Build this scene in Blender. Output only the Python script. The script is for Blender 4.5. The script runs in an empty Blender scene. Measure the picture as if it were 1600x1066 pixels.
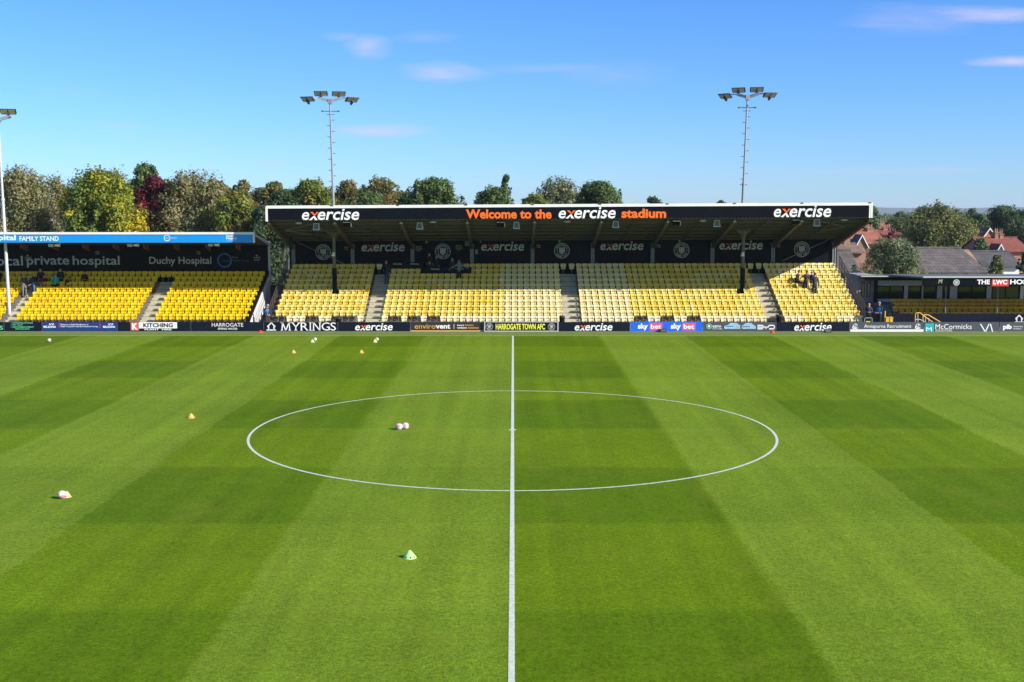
import bpy, bmesh, math, random
import numpy as np
from mathutils import Vector, Matrix
random.seed(7)
SC = bpy.context.scene
COL = SC.collection
R = math.radians

# ------------------------------------------------------------------ camera
F, CH, TH, YAW = 1834.0, 7.67, 0.1092, 0.0012
cam_d = bpy.data.cameras.new('camera')
cam_d.sensor_width = 36.0
cam_d.lens = 36.0 * F / 1600.0
cam_d.clip_start = 0.1
cam_d.clip_end = 20000.0
cam = bpy.data.objects.new('camera', cam_d)
COL.objects.link(cam)
cam.location = (0, 0, CH)
cam.rotation_euler = (math.pi / 2 - TH, 0, YAW)
SC.camera = cam

# ------------------------------------------------------------------ sun, sky, exposure
SUN = Vector((7.4, -4.1, 4.85)).normalized()
sun_d = bpy.data.lights.new('sun', 'SUN')
sun_d.energy = 5.0
sun_d.angle = R(0.5)
sun_d.color = (1.0, 0.955, 0.90)
sun = bpy.data.objects.new('sun', sun_d)
COL.objects.link(sun)
sun.rotation_euler = SUN.to_track_quat('Z', 'Y').to_euler()
SC.view_settings.view_transform = 'Standard'
SC.view_settings.look = 'None'
SC.view_settings.gamma = 1.0
SC.view_settings.exposure = 0.55

world = bpy.data.worlds.new('World')
SC.world = world
world.use_nodes = True


class NT:
    """small helper for node trees"""
    def __init__(s, tree):
        s.t = tree

    def n(s, typ, **kw):
        nd = s.t.nodes.new(typ)
        for k, v in kw.items():
            if k == 'i':
                for kk, vv in v.items():
                    if hasattr(vv, 'node'):
                        s.t.links.new(vv, nd.inputs[kk])
                    else:
                        nd.inputs[kk].default_value = vv
            else:
                setattr(nd, k, v)
        return nd

    def m(s, op, a, b=0.0, c=0.0, clamp=False):
        nd = s.t.nodes.new('ShaderNodeMath')
        nd.operation = op
        nd.use_clamp = clamp
        for k, v in enumerate((a, b, c)):
            if hasattr(v, 'node'):
                s.t.links.new(v, nd.inputs[k])
            else:
                nd.inputs[k].default_value = v
        return nd.outputs[0]

    def mix(s, fac, a, b, blend='MIX'):
        nd = s.t.nodes.new('ShaderNodeMix')
        nd.data_type = 'RGBA'
        nd.blend_type = blend
        for k, v in ((0, fac), (6, a), (7, b)):
            if hasattr(v, 'node'):
                s.t.links.new(v, nd.inputs[k])
            else:
                nd.inputs[k].default_value = v if k == 0 else (tuple(v) + (1,))[:4]
        return nd.outputs[2]

    def noise(s, vec, scale, detail=2.0, rough=0.5):
        nd = s.n('ShaderNodeTexNoise', i={'Scale': scale, 'Detail': detail, 'Roughness': rough})
        if vec is not None:
            s.t.links.new(vec, nd.inputs['Vector'])
        return nd.outputs[0]

    def mapr(s, v, a, b, c, d):
        nd = s.n('ShaderNodeMapRange', i={0: v, 1: a, 2: b, 3: c, 4: d})
        return nd.outputs[0]


def make_sky():
    t = NT(world.node_tree)
    world.node_tree.nodes.clear()
    sky = t.n('ShaderNodeTexSky', sky_type='NISHITA', sun_disc=False)
    sky.sun_elevation = math.asin(SUN.z)
    sky.sun_rotation = math.atan2(SUN.x, SUN.y)
    sky.altitude = 100
    sky.air_density = 1.0
    sky.dust_density = 0.1
    sky.ozone_density = 4.0
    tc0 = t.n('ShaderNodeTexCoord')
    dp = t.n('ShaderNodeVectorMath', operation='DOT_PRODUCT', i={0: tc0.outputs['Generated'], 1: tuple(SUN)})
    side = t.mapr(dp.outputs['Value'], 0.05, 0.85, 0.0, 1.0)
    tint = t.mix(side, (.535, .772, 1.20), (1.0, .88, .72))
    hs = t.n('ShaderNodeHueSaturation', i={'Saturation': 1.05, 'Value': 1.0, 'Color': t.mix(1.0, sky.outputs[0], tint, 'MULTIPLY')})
    # wisps of thin cloud, laid out by direction
    tc = t.n('ShaderNodeTexCoord')
    sx = t.n('ShaderNodeSeparateXYZ', i={0: tc.outputs['Generated']})
    yy = t.m('MAXIMUM', sx.outputs[1], 0.05)
    u = t.m('DIVIDE', sx.outputs[0], yy)
    v = t.m('DIVIDE', sx.outputs[2], yy)
    front = t.m('GREATER_THAN', sx.outputs[1], 0.05)
    cv = t.n('ShaderNodeCombineXYZ', i={0: t.m('MULTIPLY', u, 9.0), 1: t.m('MULTIPLY', v, 62.0), 2: 0.3})
    wob = t.m('SUBTRACT', t.noise(cv.outputs[0], 1.0, 4.0, 0.6), 0.5)
    cv2 = t.n('ShaderNodeCombineXYZ', i={0: t.m('MULTIPLY', u, 26.0), 1: t.m('MULTIPLY', v, 120.0), 2: 1.7})
    fine = t.noise(cv2.outputs[0], 1.6, 4.0, 0.6)
    total = None
    # (px, py, half width, half height, strength)
    for px, py, a, b, st in ((580, 80, 36, 20, .5), (545, 66, 36, 8, .25), (690, 122, 66, 17, .62), (735, 122, 36, 10, .3),
                             (598, 209, 78, 10, .55), (1540, 33, 130, 15, .62), (1420, 40, 110, 22, .25),
                             (1560, 104, 82, 9, .75), (870, 113, 120, 8, .2), (960, 122, 90, 20, .14), (668, 66, 50, 10, .16),
                             (195, 201, 40, 8, .22), (430, 258, 30, 6, .3), (205, 216, 26, 6, .18), (1460, 268, 90, 7, .2), (1360, 270, 170, 8, .14),
                             (120, 150, 60, 10, .1), (1090, 305, 120, 7, .16), (1380, 49, 80, 6, .25)):
        du = t.m('DIVIDE', t.m('SUBTRACT', u, (px - 802) / F), a / F)
        dv = t.m('DIVIDE', t.m('SUBTRACT', v, (333 - py) / F), b / F)
        d = t.m('SQRT', t.m('ADD', t.m('MULTIPLY', du, du), t.m('MULTIPLY', dv, dv)))
        d = t.m('ADD', d, t.m('MULTIPLY', wob, 1.5))
        k = t.m('MULTIPLY', t.mapr(d, 1.15, 0.0, 0.0, 1.0), min(1.0, st * 1.35))
        total = k if total is None else t.m('MAXIMUM', total, k)
    total = t.m('MULTIPLY', t.m('MULTIPLY', total, t.mapr(fine, 0.3, 0.62, 0.55, 1.0)), front)
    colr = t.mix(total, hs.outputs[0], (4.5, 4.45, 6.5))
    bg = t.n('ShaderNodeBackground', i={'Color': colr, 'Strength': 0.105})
    out = t.n('ShaderNodeOutputWorld')
    world.node_tree.links.new(bg.outputs[0], out.inputs[0])


make_sky()

# ------------------------------------------------------------------ photo point -> place
_c, _s = math.cos(YAW), math.sin(YAW)
_ct, _st = math.cos(TH), math.sin(TH)


def ray(px, py):
    a, b = (px - 800) / F, (533 - py) / F
    fh = _ct + b * _st
    return Vector((a * _c - fh * _s, a * _s + fh * _c, b * _ct - _st))


def P(px, py, Y):
    r = ray(px, py)
    k = Y / r.y
    return Vector((r.x * k, Y, CH + r.z * k))


def G(px, py):
    r = ray(px, py)
    k = -CH / r.z
    return Vector((r.x * k, r.y * k, 0))


def RECT(x0, y0, x1, y1, Y):
    a, b = P(x0, y1, Y), P(x1, y0, Y)
    return a.x, a.z, b.x, b.z


def tilt(X, z):
    return z + 0.0053 * X * max(0.0, min(z / 8.0, 1.0))


# ------------------------------------------------------------------ materials
MATS = {}


def mat(name, col, rough=0.6, var=0.0, scale=3.0, bump=0.0, bscale=20.0, metal=0.0, spec=0.5, dirt=0.0):
    if name in MATS:
        return MATS[name]
    m = bpy.data.materials.new(name)
    m.use_nodes = True
    t = NT(m.node_tree)
    b = m.node_tree.nodes['Principled BSDF']
    b.inputs['Roughness'].default_value = rough
    b.inputs['Metallic'].default_value = metal
    b.inputs['Specular IOR Level'].default_value = spec
    geo = t.n('ShaderNodeNewGeometry')
    c = (col[0], col[1], col[2])
    nz = t.noise(geo.outputs['Position'], scale, 4.0, 0.6)
    f = t.mapr(nz, 0.25, 0.75, 1.0 - max(var, .04), 1.0 + max(var, .04))
    out = t.mix(1.0, c, t.n('ShaderNodeCombineColor', i={0: f, 1: f, 2: f}).outputs[0], 'MULTIPLY')
    if dirt:
        d = t.noise(geo.outputs['Position'], 1.3, 5.0, 0.7)
        out = t.mix(t.m('MULTIPLY', t.mapr(d, 0.5, 0.72, 0, 1), dirt), out, (0.09, 0.08, 0.06))
    m.node_tree.links.new(out, b.inputs['Base Color'])
    if bump:
        bz = t.noise(geo.outputs['Position'], bscale, 3.0, 0.6)
        bm_ = t.n('ShaderNodeBump', i={'Strength': bump, 'Distance': 0.02, 'Height': bz})
        m.node_tree.links.new(bm_.outputs[0], b.inputs['Normal'])
    MATS[name] = m
    return m


def grass_mat():
    m = bpy.data.materials.new('mown_grass')
    m.use_nodes = True
    t = NT(m.node_tree)
    b = m.node_tree.nodes['Principled BSDF']
    geo = t.n('ShaderNodeNewGeometry')
    pos = geo.outputs['Position']
    xyz = t.n('ShaderNodeSeparateXYZ', i={0: pos})
    X, Y = xyz.outputs[0], xyz.outputs[1]
    wob = t.m('MULTIPLY', t.m('SUBTRACT', t.noise(pos, 0.35, 4), 0.5), 0.4)
    jag = t.m('MULTIPLY', t.m('SUBTRACT', t.noise(pos, 6.0, 2), 0.5), 0.35)
    wob = t.m('ADD', wob, jag)
    xs = t.m('DIVIDE', t.m('ADD', X, t.m('ADD', wob, 0.05)), 5.4)
    tri = t.m('PINGPONG', xs, 1.0)           # soft square wave
    odd = t.m('SUBTRACT', xs, t.m('MULTIPLY', t.m('FLOOR', t.m('DIVIDE', xs, 2.0)), 2.0))   # 0..2
    edge = t.m('ABSOLUTE', t.m('SUBTRACT', odd, 1.0))
    # light where odd in 1..2
    light = t.mapr(t.m('MINIMUM', t.m('SUBTRACT', odd, 1.0), t.m('SUBTRACT', 2.0, odd)), -0.02, 0.02, 0.0, 1.0)
    ys = t.m('DIVIDE', t.m('ADD', t.m('SUBTRACT', Y, 66.95), wob), 6.42)
    oy = t.m('SUBTRACT', ys, t.m('MULTIPLY', t.m('FLOOR', t.m('DIVIDE', ys, 2.0)), 2.0))
    dark = t.mapr(t.m('MINIMUM', oy, t.m('SUBTRACT', 1.0, oy)), -0.03, 0.03, 0.0, 1.0)
    lt = t.mix(dark, (0.157, 0.237, 0.015), (0.142, 0.221, 0.013))
    dk = t.mix(dark, (0.119, 0.191, 0.003), (0.090, 0.157, 0.002))
    c = t.mix(light, dk, lt)
    # passes of the mower inside each stripe, broad patches, fine speckle of blades
    sv = t.n('ShaderNodeCombineXYZ', i={0: t.m('MULTIPLY', X, 1.5), 1: t.m('MULTIPLY', Y, 0.03), 2: 0.0})
    st = t.mapr(t.noise(sv.outputs[0], 1.0, 3), 0.3, 0.7, 0.88, 1.12)
    big = t.mapr(t.noise(pos, 0.16, 5, 0.65), 0.3, 0.7, 0.88, 1.12)
    med = t.mapr(t.noise(pos, 2.2, 4, 0.65), 0.3, 0.7, 0.9, 1.1)
    f1 = t.mapr(t.noise(pos, 9.0, 3, 0.75), 0.3, 0.7, 0.66, 1.34)
    f2 = t.mapr(t.noise(pos, 26.0, 2, 0.7), 0.3, 0.7, 0.62, 1.38)
    v = t.m('MULTIPLY', t.m('MULTIPLY', st, big), t.m('MULTIPLY', med, t.m('MULTIPLY', f1, f2)))
    c = t.mix(1.0, c, t.n('ShaderNodeCombineColor', i={0: v, 1: v, 2: v}).outputs[0], 'MULTIPLY')
    yel = t.mapr(t.noise(pos, 0.45, 5, 0.7), 0.52, 0.75, 0.0, 0.4)
    c = t.mix(yel, c, (0.19, 0.22, 0.02))
    m.node_tree.links.new(c, b.inputs['Base Color'])
    b.inputs['Roughness'].default_value = 0.75
    b.inputs['Specular IOR Level'].default_value = 0.04
    bz = t.m('ADD', t.noise(pos, 40.0, 3, 0.7), t.m('MULTIPLY', t.noise(pos, 9.0, 2), 0.6))
    bp = t.n('ShaderNodeBump', i={'Strength': 0.55, 'Distance': 0.03, 'Height': bz})
    m.node_tree.links.new(bp.outputs[0], b.inputs['Normal'])
    return m


def foliage_mat():
    m = bpy.data.materials.new('foliage')
    m.use_nodes = True
    t = NT(m.node_tree)
    m.node_tree.nodes.clear()
    at = t.n('ShaderNodeAttribute', attribute_name='tint')
    pr = t.n('ShaderNodeBsdfPrincipled', i={'Base Color': at.outputs[0], 'Roughness': 0.55, 'Specular IOR Level': 0.35})
    tr = t.n('ShaderNodeBsdfTranslucent', i={'Color': at.outputs[0]})
    mx = t.n('ShaderNodeMixShader', i={0: 0.36, 1: pr.outputs[0], 2: tr.outputs[0]})
    out = t.n('ShaderNodeOutputMaterial', i={0: mx.outputs[0]})
    return m


def tile_mat(name, col, mortar, sx=3.0, sz=6.0, var=0.35, rough=0.85):
    m = bpy.data.materials.new(name)
    m.use_nodes = True
    t = NT(m.node_tree)
    b = m.node_tree.nodes['Principled BSDF']
    geo = t.n('ShaderNodeNewGeometry')
    xyz = t.n('ShaderNodeSeparateXYZ', i={0: geo.outputs['Position']})
    along = t.m('ADD', xyz.outputs[0], t.m('MULTIPLY', xyz.outputs[1], 0.37))
    v = t.n('ShaderNodeCombineXYZ', i={0: t.m('MULTIPLY', along, sx), 1: t.m('MULTIPLY', xyz.outputs[2], sz), 2: 0.0})
    br = t.n('ShaderNodeTexBrick', i={'Vector': v.outputs[0], 'Color1': tuple(col) + (1,), 'Color2': tuple(x * (1 - var) for x in col) + (1,),
                                      'Mortar': tuple(mortar) + (1,), 'Scale': 1.0, 'Mortar Size': 0.06, 'Brick Width': 1.0, 'Row Height': 1.0})
    nz = t.mapr(t.noise(geo.outputs['Position'], 0.8, 5, 0.7), 0.3, 0.7, 0.75, 1.25)
    c = t.mix(1.0, br.outputs[0], t.n('ShaderNodeCombineColor', i={0: nz, 1: nz, 2: nz}).outputs[0], 'MULTIPLY')
    m.node_tree.links.new(c, b.inputs['Base Color'])
    b.inputs['Roughness'].default_value = rough
    MATS[name] = m
    return m


M_GRASS = grass_mat()
M_LEAF = foliage_mat()


def line_mat():
    mm = mat('line_paint', (0.60, 0.63, 0.54), 0.85, 0.25, 9, 0.3, 40)
    t = NT(mm.node_tree)
    b = mm.node_tree.nodes['Principled BSDF']
    old = b.inputs['Base Color'].links[0].from_socket
    geo = t.n('ShaderNodeNewGeometry')
    f = t.mapr(t.noise(geo.outputs['Position'], 34.0, 4, 0.75), 0.5, 0.66, 0.0, 0.8)
    f2 = t.mapr(t.noise(geo.outputs['Position'], 1.1, 3, 0.6), 0.4, 0.7, 0.45, 1.0)
    mm.node_tree.links.new(t.mix(t.m('MULTIPLY', f, f2), old, (0.13, 0.20, 0.03)), b.inputs['Base Color'])
    return mm


M_LINE = line_mat()
M_ROUGH = mat('rough_ground', (0.07, 0.085, 0.03), 0.95, 0.3, 0.2)
M_EDGE = mat('verge_grass', (0.135, 0.19, 0.018), 0.9, 0.25, 3, 0.5, 30)
M_CONC = mat('concrete', (0.20, 0.185, 0.16), 0.9, 0.2, 2.0, 0.2, 12, dirt=.3)
M_STEP = mat('step_concrete', (0.53, 0.475, 0.35), 0.9, 0.15, 3.0, 0.2, 12, dirt=.35)
M_NOSE = mat('nosing_paint', (0.72, 0.66, 0.36), 0.8, 0.2, 6)
M_NAVY = mat('navy_panel', (0.007, 0.010, 0.022), 0.5, 0.15, 1.0, spec=.12)
M_WALLP = mat('dark_wall_panel', (0.0035, 0.0045, 0.007), 0.55, 0.25, 0.7, spec=.12)
M_FASC = mat('black_fascia', (0.004, 0.0045, 0.008), 0.32, 0.2, 0.8, spec=.12)
M_WHITE = mat('white_paint', (0.8, 0.8, 0.79), 0.5, 0.06, 2.0, dirt=.06)
M_WTRIM = mat('white_trim', (0.82, 0.81, 0.79), 0.45, 0.08, 1.0, dirt=.12)
M_BLUEF = mat('blue_fascia', (0.0, 0.29, 0.86), 0.4, 0.05, 1.0)
M_STEEL = mat('painted_steel', (0.09, 0.08, 0.058), 0.6, 0.2, 3.0)
M_SHEET = mat('roof_sheet', (0.085, 0.08, 0.06), 0.7, 0.2, 1.2, dirt=.35)
M_GALV = mat('galvanised_steel', (0.33, 0.34, 0.36), 0.45, 0.15, 5.0, metal=.4)
M_LGREY = mat('light_grey_steel', (0.22, 0.225, 0.235), 0.5, 0.12, 3.0)
M_MASTW = mat('mast_white', (0.52, 0.52, 0.54), 0.5, 0.1, 2.0)
M_BLACK = mat('black_plastic', (0.006, 0.006, 0.007), 0.5, 0.15, 4.0, spec=.12)
M_DARKW = mat('dark_timber', (0.055, 0.035, 0.025), 0.8, 0.35, 6.0)
M_GLASSD = mat('dark_glass', (0.03, 0.048, 0.022), 0.06, 0.1, 1.0, spec=0.9)
M_ORANGE = mat('orange_letter', (0.95, 0.15, 0.012), 0.5, 0.05)
M_LWHITE = mat('white_letter', (0.86, 0.86, 0.86), 0.5, 0.04)
M_LGREYT = mat('grey_letter', (0.50, 0.50, 0.51), 0.6, 0.05)
M_LYEL = mat('yellow_letter', (0.80, 0.80, 0.06), 0.5, 0.05)
M_LGREEN = mat('green_letter', (0.12, 0.55, 0.27), 0.5, 0.05)
M_GOLD = mat('gold_letter', (0.75, 0.42, 0.10), 0.5, 0.05)
M_RED = mat('red_panel', (0.72, 0.03, 0.03), 0.5, 0.05)
M_SALMON = mat('salmon_panel', (0.78, 0.11, 0.09), 0.5, 0.05)
M_PINK = mat('pink_panel', (0.80, 0.10, 0.16), 0.5, 0.05)
M_SKY = mat('bright_blue_panel', (0.005, 0.13, 0.80), 0.5, 0.05)
M_BELZ = mat('royal_navy_panel', (0.012, 0.035, 0.20), 0.5, 0.08)
M_SLATE = mat('slate_panel', (0.065, 0.070, 0.095), 0.5, 0.12)
M_TEAL = mat('teal_panel', (0.0, 0.40, 0.45), 0.5, 0.05)
M_CIRC = mat('circle_blue', (0.02, 0.10, 0.36), 0.5, 0.05)
M_RAILY = mat('yellow_rail', (0.75, 0.45, 0.03), 0.5, 0.1)
M_BRICK = tile_mat('red_brick', (0.42, 0.20, 0.11), (0.35, 0.3, 0.25), 4.0, 12.0, .3)
M_TRED = tile_mat('red_roof_tiles', (0.40, 0.135, 0.08), (0.20, 0.07, 0.05), 3.2, 5.0, .25)
M_TRED2 = tile_mat('deep_red_roof_tiles', (0.31, 0.085, 0.055), (0.13, 0.04, 0.03), 3.2, 5.0, .3)
M_TBRN = tile_mat('brown_roof_tiles', (0.25, 0.165, 0.12), (0.12, 0.08, 0.06), 3.0, 5.0, .3)
M_TGRY = tile_mat('grey_roof_tiles', (0.15, 0.128, 0.12), (0.055, 0.045, 0.042), 3.0, 4.6, .35)
M_TSLT = tile_mat('slate_roof_tiles', (0.11, 0.10, 0.105), (0.05, 0.045, 0.05), 3.5, 7.0, .3)
M_BARK = mat('bark', (0.13, 0.10, 0.07), 0.9, 0.3, 8, 0.5, 12)
M_BIRCH = mat('pale_bark', (0.34, 0.31, 0.25), 0.9, 0.3, 5, 0.4, 12)
M_HILL = mat('far_hills', (0.07, 0.10, 0.08), 0.95, 0.25, 0.004)


# ------------------------------------------------------------------ mesh builder
class MB:
    def __init__(s):
        s.v, s.f, s.mi = [], [], []

    def quad(s, pts, mi=0):
        b = len(s.v)
        s.v += [tuple(p) for p in pts]
        s.f.append(tuple(range(b, b + len(pts))))
        s.mi.append(mi)
        return s

    def box(s, x0, x1, y0, y1, z0, z1, mi=0):
        b = len(s.v)
        s.v += [(x0, y0, z0), (x1, y0, z0), (x1, y1, z0), (x0, y1, z0), (x0, y0, z1), (x1, y0, z1), (x1, y1, z1), (x0, y1, z1)]
        for q in ((0, 3, 2, 1), (4, 5, 6, 7), (0, 1, 5, 4), (1, 2, 6, 5), (2, 3, 7, 6), (3, 0, 4, 7)):
            s.f.append(tuple(b + k for k in q))
            s.mi.append(mi)
        return s

    def prism_x(s, poly, x0, x1, mi=0):
        """poly: (y,z) points, extruded along x"""
        b, n = len(s.v), len(poly)
        s.v += [(x0, y, z) for y, z in poly] + [(x1, y, z) for y, z in poly]
        s.f.append(tuple(b + k for k in range(n)))
        s.f.append(tuple(b + n + k for k in reversed(range(n))))
        s.mi += [mi, mi]
        for k in range(n):
            j = (k + 1) % n
            s.f.append((b + j, b + k, b + n + k, b + n + j))
            s.mi.append(mi)
        return s

    def prism_y(s, poly, y0, y1, mi=0):
        """poly: (x,z) points, extruded along y"""
        b, n = len(s.v), len(poly)
        s.v += [(x, y0, z) for x, z in poly] + [(x, y1, z) for x, z in poly]
        s.f.append(tuple(b + k for k in range(n)))
        s.f.append(tuple(b + n + k for k in reversed(range(n))))
        s.mi += [mi, mi]
        for k in range(n):
            j = (k + 1) % n
            s.f.append((b + k, b + j, b + n + j, b + n + k)[::-1])
            s.mi.append(mi)
        return s

    def tube(s, p0, p1, r0, r1=None, n=8, mi=0, caps=True):
        r1 = r0 if r1 is None else r1
        p0, p1 = Vector(p0), Vector(p1)
        d = (p1 - p0)
        if d.length < 1e-6:
            return s
        d.normalize()
        a = d.orthogonal().normalized()
        c = d.cross(a)
        b = len(s.v)
        for p, r in ((p0, r0), (p1, r1)):
            for k in range(n):
                an = 2 * math.pi * k / n
                s.v.append(tuple(p + a * (r * math.cos(an)) + c * (r * math.sin(an))))
        for k in range(n):
            j = (k + 1) % n
            s.f.append((b + k, b + j, b + n + j, b + n + k))
            s.mi.append(mi)
        if caps:
            s.f.append(tuple(b + k for k in reversed(range(n))))
            s.f.append(tuple(b + n + k for k in range(n)))
            s.mi += [mi, mi]
        return s

    def beam(s, p0, p1, w, h, mi=0):
        """rectangular bar, w across, h upright"""
        p0, p1 = Vector(p0), Vector(p1)
        d = (p1 - p0).normalized()
        up = Vector((0, 0, 1))
        if abs(d.z) > 0.98:
            up = Vector((0, 1, 0))
        a = d.cross(up).normalized() * (w / 2)
        c = a.cross(d).normalized() * (h / 2)
        b = len(s.v)
        for p in (p0, p1):
            for q in (-a - c, a - c, a + c, -a + c):
                s.v.append(tuple(p + q))
        for q in ((3, 2, 1, 0), (4, 5, 6, 7), (0, 1, 5, 4), (1, 2, 6, 5), (2, 3, 7, 6), (3, 0, 4, 7)):
            s.f.append(tuple(b + k for k in q))
            s.mi.append(mi)
        return s

    def lathe(s, prof, n=16, cx=0, cy=0, cz=0, mi=0):
        b = len(s.v)
        for r, z in prof:
            for k in range(n):
                an = 2 * math.pi * k / n
                s.v.append((cx + r * math.cos(an), cy + r * math.sin(an), cz + z))
        for i in range(len(prof) - 1):
            for k in range(n):
                j = (k + 1) % n
                s.f.append((b + i * n + k, b + i * n + j, b + (i + 1) * n + j, b + (i + 1) * n + k))
                s.mi.append(mi)
        return s

    def ball(s, c, r, n=10, mi=0, sz=1.0):
        prof = [(max(1e-3, r * math.sin(math.pi * k / n)), -r * sz * math.cos(math.pi * k / n)) for k in range(n + 1)]
        return s.lathe(prof, n * 2 if n < 9 else 16, c[0], c[1], c[2], mi)

    def ring(s, cx, cz, y, r0, r1, n=40, mi=0):
        """flat ring facing -Y"""
        b = len(s.v)
        for k in range(n):
            an = 2 * math.pi * k / n
            s.v.append((cx + r0 * math.cos(an), y, cz + r0 * math.sin(an)))
            s.v.append((cx + r1 * math.cos(an), y, cz + r1 * math.sin(an)))
        for k in range(n):
            j = (k + 1) % n
            s.f.append((b + 2 * k, b + 2 * j, b + 2 * j + 1, b + 2 * k + 1)[::-1])
            s.mi.append(mi)
        return s

    def poly(s, pts, y, mi=0):
        """flat polygon in the xz plane"""
        return s.quad([(x, y, z) for x, z in pts], mi)

    def build(s, name, mats, parent=None, warp=False, smooth=False, loc=None):
        v = s.v
        if warp:
            v = [(x, y, tilt(x, z)) for x, y, z in v]
        me = bpy.data.meshes.new(name)
        me.from_pydata(v, [], s.f)
        if not isinstance(mats, (list, tuple)):
            mats = [mats]
        for m in mats:
            me.materials.append(m)
        if len(mats) > 1:
            me.polygons.foreach_set('material_index', s.mi)
        if smooth:
            me.polygons.foreach_set('use_smooth', [True] * len(s.f))
        me.update()
        o = bpy.data.objects.new(name, me)
        COL.objects.link(o)
        if parent is not None:
            o.parent = parent
            o.matrix_parent_inverse = Matrix.Translation(-Vector(parent.location)) if (loc is None and parent.type == 'EMPTY') else Matrix()
        if loc is not None:
            o.location = loc
        return o


def tag(o, label=None, cat=None, group=None, kind=None):
    if label:
        o['label'] = label
    if cat:
        o['category'] = cat
    if group:
        o['group'] = group
    if kind:
        o['kind'] = kind
    return o


def thing(name, loc, label, cat, group=None):
    o = bpy.data.objects.new(name, None)
    o.empty_display_size = 0.2
    COL.objects.link(o)
    o.location = loc
    return tag(o, label, cat, group)


def copy_tree(o, loc, label=None):
    r = o.copy()
    COL.objects.link(r)
    r.location = loc
    if label:
        r['label'] = label
    for ch in list(o.children):
        c = ch.copy()
        COL.objects.link(c)
        c.parent = r
        c.matrix_parent_inverse = ch.matrix_parent_inverse.copy()
        for g in list(ch.children):
            d = g.copy()
            COL.objects.link(d)
            d.parent = c
    return r


# ------------------------------------------------------------------ lettering
_TC = {}


def text_geo(body, shear=0.0, bold=0.0, space=1.0, res=3):
    key = (body, shear, bold, space, res)
    if key in _TC:
        return _TC[key]
    cu = bpy.data.curves.new('lettering', 'FONT')
    cu.body = body
    cu.shear = shear
    cu.offset = bold
    cu.space_character = space
    cu.resolution_u = res
    cu.fill_mode = 'FRONT'
    ob = bpy.data.objects.new('lettering', cu)
    COL.objects.link(ob)
    dg = bpy.context.evaluated_depsgraph_get()
    me = bpy.data.meshes.new_from_object(ob.evaluated_get(dg))
    v = [tuple(x.co) for x in me.vertices]
    f = [tuple(p.vertices) for p in me.polygons]
    bpy.data.objects.remove(ob)
    bpy.data.curves.remove(cu)
    bpy.data.meshes.remove(me)
    _TC[key] = (v, f)
    return v, f


def text_into(mb, body, rect, Y, mi=0, shear=0.0, bold=0.02, space=1.0, warp=None):
    """fit the text's outline box to rect (X0, Z0, X1, Z1) on the plane Y"""
    v, f = text_geo(body, shear, bold, space)
    if not v:
        return
    x0, x1 = min(a[0] for a in v), max(a[0] for a in v)
    y0, y1 = min(a[1] for a in v), max(a[1] for a in v)
    X0, Z0, X1, Z1 = rect
    kx, ky = (X1 - X0) / (x1 - x0), (Z1 - Z0) / (y1 - y0)
    b = len(mb.v)
    mb.v += [(X0 + (a[0] - x0) * kx, Y, Z0 + (a[1] - y0) * ky) for a in v]
    for q in f:
        mb.f.append(tuple(b + k for k in q))
        mb.mi.append(mi)


def logo_exercise(mb, rect, Y, hi=1):
    """slanted word with a two-colour x: mi 0 = pale letters, mi hi = orange top of the x"""
    X0, Z0, X1, Z1 = rect
    W, H = X1 - X0, Z1 - Z0
    zx = Z0 + H * 0.70           # x-height
    text_into(mb, 'e', (X0, Z0, X0 + W * .125, zx), Y, 0, 0.2, 0.016)
    text_into(mb, 'ercise', (X0 + W * .275, Z0, X1, Z1), Y, 0, 0.2, 0.016)
    a, b = X0 + W * .125, X0 + W * .285
    w = b - a
    zm = Z0 + (zx - Z0) * .5
    # orange upper half, pale lower half
    mb.poly([(a + w * .10, zx), (a + w * .42, zx), (a + w * .62, zm + (zx - zm) * .35), (a + w * .82, zx), (a + w * 1.08, zx), (a + w * .60, zm)][::-1], Y, hi)
    mb.poly([(a - w * .06, Z0), (a + w * .48, zm), (a + w * .62, zm), (a + w * .93, Z0), (a + w * .62, Z0), (a + w * .48, zm - (zm - Z0) * .38), (a + w * .28, Z0)][::-1], Y, 0)


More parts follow.
